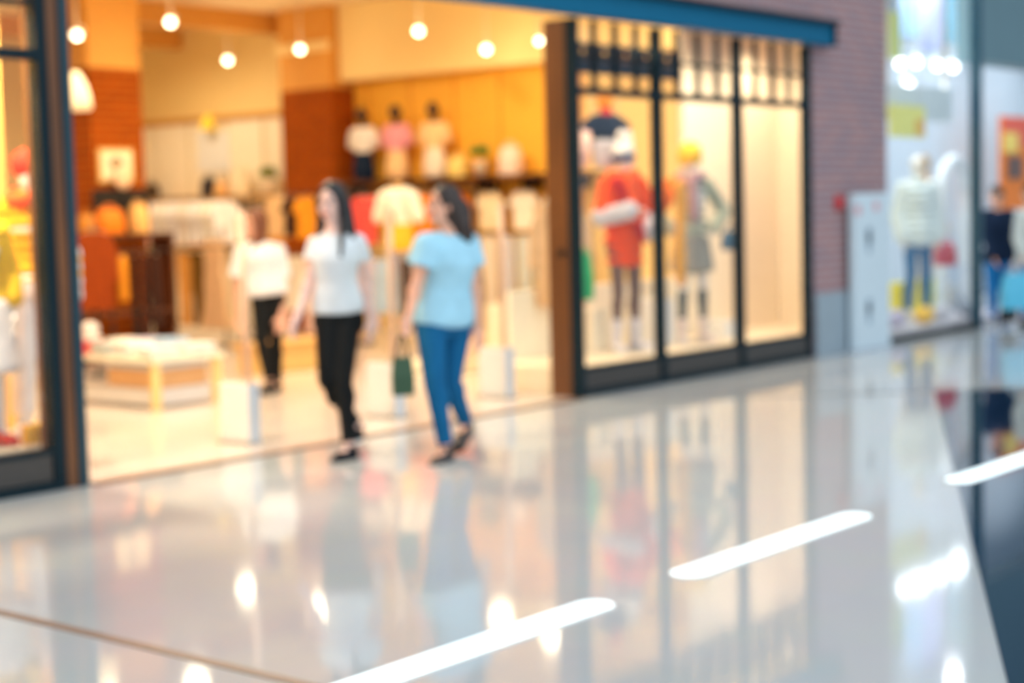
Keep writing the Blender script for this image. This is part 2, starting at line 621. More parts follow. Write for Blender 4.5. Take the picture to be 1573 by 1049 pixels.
SPOTS = [((118, 53), 3.25, 'spotlight beside the teal left post, level with the window transom'),
         ((262, 33), 3.5, 'spotlight high over the tall cream panels, beside the left brick pillar'),
         ((350, 92), 3.5, 'spotlight hanging lowest, in front of the plain cream wall'),
         ((461, 75), 3.5, 'spotlight just left of the middle brick pillar'),
         ((643, 47), 3.5, 'largest bright spotlight over the yellow wall'),
         ((747, 75), 3.3, 'spotlight on the cream bulkhead between two others'),
         ((828, 62), 3.3, 'spotlight closest to the brown door jamb')]
for (x, y), z, lb in SPOTS:
    track_light(pZ(x, y, z), lb, 0.05 if x != 828 else 0.038, 10)
# further ceiling spots of the same shop, above the view but lighting it
LIGHTS_TO_BUILD = [(1.2, 1.8), (3.2, 1.6), (1.2, 4.6), (3.4, 3.6), (6.8, 1.75), (8.6, 1.75), (5.2, 4.3), (2.2, 8.0), (7.0, 5.0), (4.2, 9.4), (7.6, 9.6), (-1.6, 2.2)]
for i, (x, y) in enumerate(LIGHTS_TO_BUILD):
    lp = bpy.data.objects.new('unseen_downlight', None)
    lp.location = (x, y, 4.12)
    COL.objects.link(lp)
    tag(lp, 'recessed ceiling downlight inside the shop, out of the picture above the header', 'lamp', 'recessed downlights of the shop')
    Mb().cyl((x, y, 4.095), (x, y, 4.119), 0.07, 0.085, 20).make('bezel', M_HOUS, lp)
    Mb().cyl((x, y, 4.088), (x, y, 4.0945), 0.05, 0.05, 20).make('lens', M_BULB, lp)
    lamp_light('unseen_downlight_beam', 'SPOT', (x, y, 4.07), 125 if (x > 6 and y < 3) else 245, WARM, 0.08, lp, (0, 0, -1), 165)

pp = pZ(117, 140, 2.62)
pen = thing('pendant_lamp', 'cream bell-shaped pendant lamp half hidden by the teal post', 'lamp', (pp.x, pp.y, pp.z - 0.17))
Mb().lathe([(0.03, 0.17), (0.06, 0.12), (0.10, 0.04), (0.125, -0.06), (0.135, -0.14), (0.11, -0.165)], pp).make('shade', mat('pendant_shade', (252, 232, 196), 0.5, emit=(255, 206, 140), estr=0.5), pen, shade=True)
Mb().cyl((pp.x, pp.y, pp.z + 0.17), (pp.x, pp.y, 4.119), 0.006, 0.006, 8).make('cord', M_BLACK, pen)

# unseen lamps added to brighten the window displays
for k, (x, y, w) in enumerate(((5.4, 0.32, 80), (6.6, 0.32, 80), (7.7, 0.32, 110), (8.9, 0.6, 70), (0.05, 0.36, 260), (-0.9, 0.36, 260), (-2.2, .4, 120))):
    lp = bpy.data.objects.new('window_fill_lamp', None)
    lp.location = (x, y, 3.2)
    COL.objects.link(lp)
    tag(lp, 'small unseen downlight added above the display window, behind the header beam', 'lamp', 'added downlights over the window displays')
    Mb().cyl((x, y, 3.2), (x, y, 4.119), 0.012, 0.012, 8).make('stem', M_HOUS, lp)
    Mb().cyl((x, y, 3.1), (x, y, 3.2), 0.055, 0.05, 16).make('housing', M_HOUS, lp)
    Mb().cyl((x, y, 3.09), (x, y, 3.099), 0.045, 0.045, 16).make('lens', M_BULB, lp)
    lamp_light('window_fill_beam', 'SPOT', (x, y, 3.07), w, (1.0, 0.82, 0.58), 0.05, lp, (0, 0.15, -1), 150)

# glowing strips added to stand for bright streaks on the mall floor
M_GLOWSTRIP = mat('glow_strip', (240, 250, 252), 0.3, emit=(222, 244, 248), estr=1.3)
for i, (a, b, lb) in enumerate(((-3.6, -0.62, 'long white glowing floor strip running out at the bottom edge of the picture'),
                                (-0.12, 1.46, 'white glowing floor strip in the middle, ending near the brick pier reflection'),
                                (2.50, 5.2, 'white glowing floor strip crossing the dark polished floor'))):
    t = thing('floor_glow_strip', lb, 'light', ((a + b) / 2, -4.07, 0.0), 0, 'glowing strips added on the mall floor')
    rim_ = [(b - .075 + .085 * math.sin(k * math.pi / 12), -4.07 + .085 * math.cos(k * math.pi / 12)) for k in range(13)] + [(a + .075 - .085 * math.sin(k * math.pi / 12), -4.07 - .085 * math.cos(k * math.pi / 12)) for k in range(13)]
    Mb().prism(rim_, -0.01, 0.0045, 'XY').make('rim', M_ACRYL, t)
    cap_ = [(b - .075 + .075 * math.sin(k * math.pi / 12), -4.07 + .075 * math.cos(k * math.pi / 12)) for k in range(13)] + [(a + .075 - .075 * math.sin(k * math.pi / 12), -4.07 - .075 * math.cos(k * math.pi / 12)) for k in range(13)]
    Mb().prism(cap_, 0.0046, 0.0075, 'XY').make('strip_face', M_GLOWSTRIP, t)



# ================================================================== PEOPLE AND MANNEQUINS
def lerp(a, b, t):
    return a + (b - a) * t


PROFILE = [(-0.10, .135, .10, 0), (0.0, .165, .112, -.005), (.12, .165, .112, -.008), (.25, .145, .098, 0), (.40, .122, .084, .006), (.55, .130, .092, .014),
           (.68, .142, .104, .022), (.80, .140, .096, .012), (.90, .115, .078, 0), (1.0, .062, .058, 0)]


def prof(t):
    for a, b in zip(PROFILE[:-1], PROFILE[1:]):
        if t <= b[0]:
            k = (t - a[0]) / (b[0] - a[0])
            return tuple(lerp(a[i], b[i], k) for i in (1, 2, 3))
    return PROFILE[-1][1:]


def torso(mb, J, k, t0, t1, grow, n=26):
    pel = (J['hipR'] + J['hipL']) / 2
    nk = J['neck']
    side = (J['shL'] - J['shR'])
    hs = (J['hipL'] - J['hipR'])
    up = (nk - pel).normalized()
    for i in range(n + 1):
        t = lerp(t0, t1, i / n)
        s = lerp(hs.normalized(), side.normalized(), max(0, min(1, t)))
        s = (s - up * s.dot(up)).normalized()
        f = s.cross(up)
        w, d, o = prof(t)
        c = pel + (nk - pel) * t + f * o * k
        mb.ell(c, (w * k + grow, d * k + grow, 0.05 + grow * 0.4), (s, f, up), 18)
    return mb


def hand(mb, wrist, elbow, palmdir, out, s=1.0, curl=0.5):
    # palmdir: where the palm faces, out: thumb side
    d = (wrist - elbow).normalized()
    out = (out - d * out.dot(d)).normalized()
    pn = d.cross(out)
    if pn.dot(palmdir) < 0:
        pn = -pn
    c = wrist + d * 0.045 * s
    mb.ell(c, (0.038 * s, 0.016 * s, 0.05 * s), (out, pn, d), 14)
    mb.cap(wrist - d * 0.01, c, 0.023 * s, 0.02 * s)
    for i, ln_ in enumerate((0.070, 0.078, 0.072, 0.056)):
        b = wrist + d * 0.082 * s + out * (0.027 - 0.018 * i) * s
        p1 = b + (d * math.cos(curl * .5) + pn * math.sin(curl * .5)) * ln_ * .5 * s
        p2 = p1 + (d * math.cos(curl * 1.4) + pn * math.sin(curl * 1.4)) * ln_ * .5 * s
        mb.cap(b - d * 0.02 * s, p1, 0.0088 * s, 0.008 * s, 8)
        mb.cap(p1, p2, 0.008 * s, 0.0066 * s, 8)
    b = wrist + d * 0.025 * s + out * 0.03 * s
    p1 = b + (d * 0.75 + out * 0.55 + pn * 0.3).normalized() * 0.036 * s
    p2 = p1 + (d * 0.95 + out * 0.1 + pn * 0.3).normalized() * 0.028 * s
    mb.cap(wrist + d * 0.02 * s, b, 0.015 * s, 0.012 * s, 8)
    mb.cap(b, p1, 0.011 * s, 0.0095 * s, 8)
    mb.cap(p1, p2, 0.0092 * s, 0.0075 * s, 8)


def foot(mb, ankle, toe, r0=0.036, grow=0.0, h=0.03):
    heel = ankle + (ankle - toe).normalized() * 0.03 + V((0, 0, -0.055))
    d = (toe - ankle)
    side = d.cross(V((0, 0, 1))).normalized()
    mb.cap(ankle, heel, r0 + grow, 0.030 + grow)
    ball = lerp(heel, toe, 0.68) + V((0, 0, 0.004))
    mb.cap(heel, ball, 0.030 + grow, 0.036 + grow)
    mb.cap(ankle + V((0, 0, -0.01)), ball, 0.032 + grow, 0.030 + grow)
    mb.cap(ball + side * 0.014, toe + side * 0.008, 0.026 + grow, 0.018 + grow)
    mb.cap(ball - side * 0.014, toe - side * 0.006, 0.026 + grow, 0.018 + grow)


def head_axes(J):
    f = J['face'].normalized()
    u = (J['head'] - J['neck']).normalized() * 0.5 + V((0, 0, 1)) * 0.5
    u = (u - f * u.dot(f)).normalized()
    return f.cross(u) * -1, f, u          # side (person's left), forward, up


def body(root, J, skin, k=1.0, face=True, voxel=0.0065, mid=1.0, hs=1.0):
    mb = Mb()
    torso(mb, J, k, -0.08, 1.0, 0.0)
    nk, hd_ = J['neck'], J['head']
    s, f, u = head_axes(J)
    mb.cap(nk - u * 0.02, hd_ - u * 0.04 - f * 0.012, 0.054, 0.047)
    for a in ('R', 'L'):
        sg = 1 if a == 'L' else -1
        sh, el, wr, hp, kn, an = J['sh' + a], J['el' + a], J['wr' + a], J['hip' + a], J['kn' + a], J['an' + a]
        mb.cap(lerp(nk, sh, 0.35) - u * 0.03, sh, 0.05, 0.05 * k)
        mb.cap(sh, el, 0.047 * k, 0.036 * k)
        mb.ell(lerp(el, wr, 0.22), (0.039 * k, 0.039 * k, 0.06))
        mb.cap(el, wr, 0.036 * k, 0.024)
        pd = J.get('palm' + a, -s * sg)
        hand(mb, wr, el, pd, J.get('thumb' + a, f), 0.98, J.get('curl' + a, 0.55))
        mb.cap(hp, kn, 0.086 * k, 0.054 * k)
        ft = J['toe' + a] - an
        ft.z = 0
        ft = ft.normalized()
        mb.ell(lerp(hp, kn, 0.12) - ft * 0.02, (0.090 * k, 0.092 * k, 0.11 * k))
        mb.cap(kn, an, 0.052 * k, 0.034)
        mb.ell(lerp(kn, an, 0.25) - ft * 0.012, (0.051 * k, 0.053 * k, 0.10))
        foot(mb, an, J['toe' + a])
    mb.ell(hd_ + u * 0.025 - f * 0.008, (0.073 * hs, 0.092 * hs, 0.098 * hs), (s, f, u), 20)
    mb.ell(hd_ - u * 0.045 + f * 0.024, (0.056 * hs, 0.062 * hs, 0.070 * hs), (s, f, u), 18)
    mb.ell(hd_ - u * 0.096 + f * 0.058, (0.024 * hs, 0.022 * hs, 0.020 * hs), (s, f, u), 12)
    if face:
        mb.cap(hd_ + u * 0.012 + f * 0.086, hd_ - u * 0.034 + f * 0.104, 0.008, 0.014)
        for sg in (-1, 1):
            mb.ell(hd_ - u * 0.012 + s * sg * 0.074 - f * 0.006, (0.010, 0.020, 0.032), (s, f, u), 10)
            mb.ell(hd_ - u * 0.032 + s * sg * 0.034 + f * 0.062, (0.024, 0.022, 0.024), (s, f, u), 10)
    b = mb.make('body', skin, root, voxel=voxel, smooth=2)
    if face:
        for sg in (-1, 1):
            c = hd_ + u * 0.006 + s * sg * 0.031 + f * 0.0815
            Mb().ell(c, (0.015, 0.007, 0.0075), (s, f, u), 12).make('eye', M_EYE, root, shade=True)
            Mb().cap(c + u * 0.02 - s * 0.014 + f * 0.003, c + u * 0.02 + s * 0.014 + f * 0.003, 0.0038, 0.0038, 8).make('eyebrow', J['hairmat'], root, shade=True)
        Mb().ell(hd_ - u * 0.066 + f * 0.087, (0.024, 0.010, 0.009), (s, f, u), 14).make('lips', M_LIPS, root, shade=True)
    return b


def shirt(root, name, mt, J, k, grow=0.012, sleeve=0.45, t0=0.0, voxel=0.009, flare=0.0, low=None):
    mb = Mb()
    torso(mb, J, k, t0, 0.905, grow)
    if low:
        pel = (J['hipR'] + J['hipL']) / 2
        s = (J['hipL'] - J['hipR']).normalized()
        f = s.cross(V((0, 0, 1)))
        for i in range(7):
            mb.ell(pel - V((0, 0, low * i / 6)), (0.17 * k + grow + flare * i / 6, 0.12 * k + grow + flare * i / 6, 0.045), (s, f, V((0, 0, 1))), 18)
    nk = J['neck']
    for a in ('R', 'L'):
        sh, el, wr = J['sh' + a], J['el' + a], J['wr' + a]
        mb.cap(lerp(nk, sh, 0.45) - V((0, 0, 0.03)), sh, 0.05 + grow, 0.052 * k + grow)
        if sleeve <= 1:
            e = lerp(sh, el, sleeve)
            mb.cyl(sh, e, 0.05 * k + grow, 0.052 * k + grow + 0.006, 16)
            mb.ell(sh, (0.05 * k + grow,) * 3)
        else:
            mb.cap(sh, el, 0.05 * k + grow, 0.042 * k + grow)
            mb.cap(el, lerp(el, wr, sleeve - 1), 0.042 * k + grow, 0.032 + grow)
    return mb.make(name, mt, root, voxel=voxel, smooth=3)


def legwear(root, name, mt, J, k, grow=0.01, frac=1.0, voxel=0.009, top=0.10, cuff=0.0):
    mb = Mb()
    torso(mb, J, k, -0.08, top, grow * 0.9, 6)
    for a in ('R', 'L'):
        hp, kn, an = J['hip' + a], J['kn' + a], J['an' + a]
        f = (J['toe' + a] - an)
        f.z = 0
        f = f.normalized()
        mb.cap(hp, kn, 0.086 * k + grow, 0.054 * k + grow)
        mb.ell(lerp(hp, kn, 0.12) - f * 0.02, (0.093 * k + grow, 0.096 * k + grow, 0.11 * k))
        e = lerp(kn, an, frac)
        mb.cyl(kn, e, 0.053 * k + grow, 0.036 + grow + cuff, 16)
        mb.ell(kn, (0.053 * k + grow,) * 3)
        mb.ell(lerp(kn, an, 0.25) - f * 0.012, (0.053 * k + grow, 0.055 * k + grow, 0.10))
    return mb.make(name, mt, root, voxel=voxel, smooth=3)


def shoes(root, J, mt, sole, nm='shoe', tall=0.0):
    for a in ('R', 'L'):
        an, toe = J['an' + a], J['toe' + a]
        mb = Mb()
        foot(mb, an + V((0, 0, -0.02)), toe, 0.038, 0.009)
        if tall:
            mb.cap(an, an + (J['kn' + a] - an).normalized() * tall, 0.044, 0.056)
        s_ = mb.make(nm, mt, root, voxel=0.007, smooth=2)
        d = (toe - an)
        heel = an + (an - toe).normalized() * 0.055 + V((0, 0, -0.088))
        tip = toe + d.normalized() * 0.022 + V((0, 0, -0.024))
        ax = (tip - heel).normalized()
        sd = ax.cross(V((0, 0, 1))).normalized()
        n = sd.cross(ax)
        L = (tip - heel).length
        sb = Mb()
        pts = []
        for k in range(20):
            t = 2 * math.pi * k / 20
            w = 0.044 if math.cos(t) > 0 else 0.037
            pts.append((L / 2 + math.copysign(abs(math.cos(t)) ** 0.7, math.cos(t)) * L / 2, math.sin(t) * w))
        A = [sb.bm.verts.new(heel + ax * a_ + sd * b_ - n * 0.010) for a_, b_ in pts]
        B = [sb.bm.verts.new(heel + ax * a_ + sd * b_ + n * 0.012) for a_, b_ in pts]
        fs = [sb.bm.faces.new(A), sb.bm.faces.new(B)]
        for i in range(20):
            fs.append(sb.bm.faces.new((A[i], A[(i + 1) % 20], B[(i + 1) % 20], B[i])))
        bmesh.ops.recalc_face_normals(sb.bm, faces=fs)
        sb.make('sole', sole, s_, bevel=0.003)


def hair_long(root, J, mt, length, volume=1.0, front=True, back=0.0, extra=()):
    s, f, u = head_axes(J)
    h = J['head']
    mb = Mb()
    for c_, r_ in extra:
        mb.ell(h + V(c_), r_, seg=16)
    mb.ell(h + u * 0.042 - f * 0.024, (0.084 * volume, 0.098, 0.100), (s, f, u), 20)
    mb.ell(h - u * 0.02 - f * 0.048, (0.080 * volume, 0.066, 0.11), (s, f, u), 20)
    if back:
        mb.ell(h - u * 0.06 - f * (0.075 + back), (0.085 * volume, 0.065, 0.13), (s, f, u), 20)
        mb.ell(h - u * 0.15 - f * (0.08 + back), (0.09 * volume, 0.055, 0.09), (s, f, u), 20)
    dn = V((0, 0, -1))
    for i in range(-4, 5):
        a = i / 4.0
        p0 = h + u * 0.0 + s * 0.074 * a * volume - f * (0.06 + back - (0.055 if not back else 0.025) * abs(a) ** 2)
        p1 = p0 + dn * length * 0.5 + s * 0.025 * a - f * 0.015
        p2 = p0 + dn * length * (1.0 - 0.06 * (i % 2)) + s * 0.03 * a - f * 0.005 + f * 0.03 * abs(a)
        mb.cap(p0, p1, 0.030, 0.028)
        mb.cap(p1, p2, 0.028, 0.013)
    if front:
        for sg in (-1, 1):
            p0 = h + u * 0.10 + s * sg * 0.02 + f * 0.05
            p1 = h + u * 0.03 + s * sg * 0.080 + f * 0.028
            p2 = h - u * 0.10 + s * sg * 0.078 + f * 0.012
            p3 = p2 + dn * length * 0.62 + f * 0.07 + s * sg * 0.012
            mb.cap(p0, p1, 0.018, 0.022)
            mb.cap(p1, p2, 0.022, 0.024)
            mb.cap(p2, p3, 0.024, 0.012)
    return mb.make('hair', mt, root, voxel=0.0075, smooth=3)


def hair_short(root, J, mt):
    s, f, u = head_axes(J)
    h = J['head']
    mb = Mb().ell(h + u * 0.042 - f * 0.018, (0.081, 0.098, 0.094), (s, f, u), 20).ell(h + u * 0.0 - f * 0.052, (0.077, 0.056, 0.085), (s, f, u), 20)
    mb.cap(h + u * 0.115 + f * 0.05 - s * 0.03, h + u * 0.115 + f * 0.05 + s * 0.03, 0.03, 0.03)
    return mb.make('hair', mt, root, voxel=0.0075, smooth=3)


def joints(px, depth, **kw):
    """px: joint -> (x, y, offset in metres away from the viewer)"""
    J = {k: pD(v[0], v[1], depth + (v[2] if len(v) > 2 else 0)) for k, v in px.items()}
    J.update(kw)
    return J


TOCAM = V((-0.77, -0.63, 0))
LEFT = V((-0.633, 0.774, 0))          # towards the left of the picture, along the ground


def grounded(J):
    c = (J['anR'] + J['anL']) / 2
    return (c.x, c.y, 0.0)


# woman in white T-shirt and black jeans
J = joints({'head': (509, 312, -.10), 'neck': (513, 356, -.08), 'shR': (487, 376, -.06), 'shL': (549, 373, -.02), 'elR': (474, 434, -.06), 'elL': (563, 436, .06), 'wrR': (454, 493, -.20), 'wrL': (569, 492, .0),
            'hipR': (504, 482, 0), 'hipL': (535, 482, .02), 'knR': (502, 583, -.12), 'knL': (528, 585, -.14), 'anR': (546, 652, .20), 'anL': (537, 687, -.22), 'toeR': (549, 671, .03), 'toeL': (515, 708, -.33)},
           10.2, face=(TOCAM + LEFT * 0.38 + V((0, 0, -0.04))), hairmat=M_BLKHAIR, curlR=0.7)
w1 = thing('person', 'woman with long black hair, white T-shirt and black jeans, walking out of the shop', 'person', grounded(J))
body(w1, J, mat('pale_skin', (236, 196, 184), 0.55, var=0.04, scale=20), 0.94)
shirt(w1, 't_shirt', cloth('soft_white', (226, 232, 238)), J, 0.94, 0.014, 0.42, 0.06)
legwear(w1, 'jeans', cloth('jet_black', (20, 22, 24)), J, 0.92, 0.009, 0.93)
shoes(w1, J, cloth('black_canvas', (24, 26, 32)), M_COOLW, 'sneaker')
hair_long(w1, J, M_BLKHAIR, 0.36, 1.08, True, 0.012, [(LEFT * -.055 + TOCAM * -.03 + V((0, 0, -.02)), (.06, .06, .12)), (LEFT * -.075 + TOCAM * -.02 + V((0, 0, -.14)), (.042, .042, .12))])

# woman in light blue T-shirt and blue jeans
J = joints({'head': (680, 317, -.10), 'neck': (691, 358, -.08), 'shR': (655, 378, -.20), 'shL': (718, 376, .06), 'elR': (640, 438, -.20), 'elL': (729, 440, .10), 'wrR': (628, 486, -.28), 'wrL': (735, 500, .04),
            'hipR': (661, 494, -.08), 'hipL': (702, 494, .06), 'knR': (668, 590, -.18), 'knL': (692, 588, .02), 'anR': (685, 688, -.20), 'anL': (716, 650, .24), 'toeR': (664, 717, -.34), 'toeL': (702, 684, .06)},
           10.0, face=(LEFT * 0.78 + TOCAM * 0.55 + V((0, 0, 0.14))), hairmat=M_DKHAIR)
w2 = thing('person', 'woman with dark brown hair in light blue T-shirt and blue jeans, turning to her companion', 'person', grounded(J))
body(w2, J, M_SKIN2, 1.10)
shirt(w2, 't_shirt', cloth('light_blue', (170, 220, 242)), J, 1.16, 0.026, 0.52, 0.02)
legwear(w2, 'jeans', cloth('denim_blue', (16, 94, 142)), J, 1.04, 0.011, 0.95)
shoes(w2, J, mat('brown_leather', (52, 40, 38), 0.4), M_BLACK, 'shoe')
hair_long(w2, J, M_DKHAIR, 0.19, 1.12, False, 0.05, [(LEFT * -.075 + V((0, 0, -.03)), (.075, .075, .11)), (LEFT * -.11 + V((0, 0, -.11)), (.065, .065, .10)), (LEFT * -.135 + V((0, 0, -.17)), (.05, .05, .07))])

# shopper inside the shop
J = joints({'head': (392, 345, 0), 'neck': (399, 374, 0), 'shR': (373, 388, -.03), 'shL': (426, 388, .06), 'elR': (364, 440, -.04), 'elL': (434, 440, .08), 'wrR': (368, 486, -.10), 'wrL': (431, 486, .0),
            'hipR': (399, 452, 0), 'hipL': (421, 452, .03), 'knR': (402, 525, -.08), 'knL': (424, 528, .06), 'anR': (414, 585, -.02), 'anL': (426, 590, .16), 'toeR': (405, 602, -.10), 'toeL': (420, 601, .04)},
           13.75, face=(LEFT * 0.85 + TOCAM * 0.5), hairmat=M_BRHAIR)
w3 = thing('person', 'shopper with brown hair in loose white T-shirt and black trousers, walking inside the shop', 'person', grounded(J))
body(w3, J, M_SKIN2, 0.90)
shirt(w3, 't_shirt', cloth('bright_white', (240, 238, 240)), J, 0.98, 0.030, 0.75, 0.06, flare=0.02)
legwear(w3, 'trousers', cloth('jet_black', (20, 22, 24)), J, 0.88, 0.008, 0.93)
shoes(w3, J, M_BLACK, M_BLACK, 'shoe')
hair_long(w3, J, M_BRHAIR, 0.2, 1.0, True)

# man in navy jacket in front of the far shop
J = joints({'head': (1531, 303, 0), 'neck': (1531, 322, 0), 'shR': (1517, 330, -.03), 'shL': (1551, 331, .08), 'elR': (1517, 366, -.06), 'elL': (1557, 366, .10), 'wrR': (1527, 396, -.16), 'wrL': (1559, 398, .0),
            'hipR': (1525, 402, 0), 'hipL': (1543, 402, .04), 'knR': (1525, 452, -.06), 'knL': (1545, 450, .06), 'anR': (1525, 491, 0), 'anL': (1545, 489, .16), 'toeR': (1518, 498, -.10), 'toeL': (1539, 497, .05)},
           19.35, face=(LEFT * 0.5 + TOCAM * 0.7), hairmat=M_BLKHAIR)
w4 = thing('person', 'man with short black hair in navy jacket and blue jeans by the far shop', 'person', grounded(J))
body(w4, J, M_SKIN2, 1.0, voxel=0.009)
shirt(w4, 'shirt', cloth('pale_lilac', (214, 210, 226)), J, 0.97, 0.012, 0.5, 0.1, voxel=0.011)
jk = shirt(w4, 'jacket', cloth('navy', (18, 36, 62)), J, 1.05, 0.022, 1.9, 0.02, voxel=0.012)
legwear(w4, 'jeans', cloth('bright_denim', (24, 112, 176)), J, 1.0, 0.014, 0.96, voxel=0.011)
shoes(w4, J, M_BLACK, M_BLACK, 'shoe')
hair_short(w4, J, M_BLKHAIR)
# person in grey at the picture edge
J = joints({'head': (1581, 300, 0), 'neck': (1580, 322, 0), 'shR': (1568, 332, -.03), 'shL': (1601, 332, .08), 'elR': (1563, 366, -.06), 'elL': (1607, 368, .10), 'wrR': (1571, 394, -.16), 'wrL': (1606, 400, .0),
            'hipR': (1575, 404, 0), 'hipL': (1593, 404, .04), 'knR': (1573, 452, -.06), 'knL': (1595, 450, .06), 'anR': (1575, 489, 0), 'anL': (1595, 487, .16), 'toeR': (1568, 497, -.10), 'toeL': (1589, 496, .05)},
           18.75, face=(LEFT * 0.3 + TOCAM * 0.8), hairmat=M_BRHAIR)
w5 = thing('person', 'person in pale grey top and blue trousers, cut off by the right picture edge', 'person', grounded(J))
body(w5, J, M_SKIN2, 0.95, voxel=0.009)
shirt(w5, 'jumper', cloth('pale_grey', (206, 210, 206)), J, 1.02, 0.02, 1.85, 0.02, voxel=0.012)
legwear(w5, 'trousers', cloth('slate_blue', (76, 120, 170)), J, 0.97, 0.012, 0.96, voxel=0.011)
shoes(w5, J, M_BLACK, M_BLACK, 'shoe')
hair_short(w5, J, M_BRHAIR)


def bag(name, label, p, size, mt, rz, hmat=None, handle=0.16, cat='bag', taper=0.85, group=None):
    """carrier bag: p is the top centre of its mouth"""
    w, d, h = size
    t = thing(name, label, cat, (p[0], p[1], p[2] - h), rz, group)
    M = world(t)
    b = Mb()
    vs = []
    for z, k in ((0, 1.0), (h * .5, 1.03), (h, taper)):
        vs.append([b.bm.verts.new(M @ V((sx * w / 2 * k, sy * d / 2 * (k if z < h else 0.55), z))) for sx, sy in ((-1, -1), (1, -1), (1, 1), (-1, 1))])
    fs = [b.bm.faces.new(vs[0][::-1]), b.bm.faces.new(vs[2])]
    for a, c in zip(vs[:-1], vs[1:]):
        for k in range(4):
            fs.append(b.bm.faces.new((a[k], a[(k + 1) % 4], c[(k + 1) % 4], c[k])))
    bmesh.ops.recalc_face_normals(b.bm, faces=fs)
    b.make('bag_body', mt, t, bevel=0.012)
    if handle:
        for sy in (-1, 1):
            pts = [M @ V((w * 0.26 * math.cos(a_), sy * d * 0.22, h - 0.02 + handle * math.sin(a_))) for a_ in [math.pi * q / 8 for q in range(9)]]
            Mb().tube(pts, 0.006).make('handle', hmat or mt, t, shade=True)
    return t


bag('shopping_bag', 'dark green carrier bag hanging from the hand of the woman in light blue', pD(618, 548, 9.68), (0.13, 0.08, 0.23), mat('green_paper', (44, 78, 52), 0.5), math.radians(-40), M_BLACK, 0.15)
bag('shopping_bag', 'light blue carrier bag held by the person at the right picture edge', pD(1562, 420, 18.3), (0.34, 0.14, 0.40), mat('sky_blue_paper', (92, 196, 232), 0.5), math.radians(-40), M_COOLW, 0.14)
bag('shopping_bag', 'small black carrier bag low beside the man in navy jacket', pD(1549, 466, 18.75), (0.18, 0.10, 0.20), mat('black_paper', (16, 18, 20), 0.5), math.radians(-40), M_BLACK, 0.24)


# ------------------------------------------------------------------ mannequins
def mannequin(name, label, base, rz, zf, h=1.78, k=0.95, arms='down', group=None, face=False, skin=None, stand=True):
    t = thing(name, label, 'mannequin', (base[0], base[1], zf), rz, group)
    M = world(t)
    s = h / 1.78
    L = {'head': (0, -0.01, 1.645), 'neck': (0, 0.0, 1.47), 'shR': (-0.165, 0, 1.42), 'shL': (0.165, 0, 1.42), 'elR': (-0.23, 0.02, 1.13), 'elL': (0.23, 0.03, 1.13), 'wrR': (-0.22, -0.06, 0.88), 'wrL': (0.22, -0.05, 0.88),
         'hipR': (-0.085, 0, 0.93), 'hipL': (0.085, 0, 0.93), 'knR': (-0.095, -0.03, 0.50), 'knL': (0.10, 0.0, 0.50), 'anR': (-0.10, 0.02, 0.10), 'anL': (0.12, 0.05, 0.10), 'toeR': (-0.13, -0.14, 0.032), 'toeL': (0.17, -0.11, 0.032)}
    if arms == 'hips':
        L.update({'elR': (-0.33, 0.05, 1.18), 'wrR': (-0.19, -0.07, 1.02), 'elL': (0.33, 0.05, 1.18), 'wrL': (0.19, -0.07, 1.02)})
    elif arms == 'folded':
        L.update({'elR': (-0.26, -0.03, 1.15), 'wrR': (-0.08, -0.19, 1.20), 'elL': (0.27, -0.03, 1.15), 'wrL': (0.14, -0.18, 1.02)})
    J = {a: M @ (V(b) * s) for a, b in L.items()}
    J['face'] = (M.to_3x3() @ V((0, -1, 0)))
    J['hairmat'] = M_MANQ
    body(t, J, skin or M_MANQ, k, face=face, voxel=0.011)
    if stand:
        c = M @ V((0.01, 0.0, 0))
        Mb().cyl(c, c + V((0, 0, 0.012)), 0.17, 0.17, 28).make('base_plate', M_STEEL, t)
    return t, J


def beanie(t, J, mt, pom=None, cuff=None, z=1.0):
    s, f, u = head_axes(J)
    h = J['head']
    b = Mb().ell(h + u * 0.055 - f * 0.008, (0.092 * z, 0.108 * z, 0.10 * z), (s, f, u), 20).ell(h + u * 0.012 - f * 0.012, (0.090 * z, 0.106 * z, 0.05 * z * z), (s, f, u), 20).make('beanie', mt, t, voxel=0.01, smooth=2)
    if cuff:
        Mb().ell(h + u * 0.005 - f * 0.006, (0.100, 0.118, 0.055), (s, f, u), 20).make('cuff', cuff, b, shade=True)
    if pom:
        Mb().ell(h + u * 0.19 - f * 0.01, (0.055, 0.055, 0.055), (s, f, u), 14).make('pompom', pom, b, shade=True)


def puffer(t, J, mt, k=1.05, low=0.12, name='puffer_jacket', sleeve=1.9, grow=0.045):
    mb = Mb()
    pel = (J['hipR'] + J['hipL']) / 2
    nk = J['neck']
    s = (J['shL'] - J['shR']).normalized()
    u = (nk - pel).normalized()
    f = s.cross(u)
    n = 8
    H_ = (nk - pel).length
    for i in range(n):
        z = -low + (H_ * 0.94 + low) * (i + 0.5) / n
        w, d, o = prof(max(-0.1, z / H_))
        w = max(w, 0.135)
        mb.ell(pel + u * z, (w * k + grow, d * k + grow, (H_ + low) / n * 0.62), (s, f, u), 20)
    for a in ('R', 'L'):
        sh, el, wr = J['sh' + a], J['el' + a], J['wr' + a]
        for p0, p1, m_ in ((sh, el, 4), (el, lerp(el, wr, sleeve - 1), 4)):
            for i in range(m_ + 1):
                c = lerp(p0, p1, i / m_)
                mb.ell(c, (0.055 + grow * .55,) * 3, seg=14)
    mb.ell(nk + u * 0.02, (0.085, 0.085, 0.06), (s, f, u), 16)
    return mb.make(name, mt, t, voxel=0.014, smooth=2)


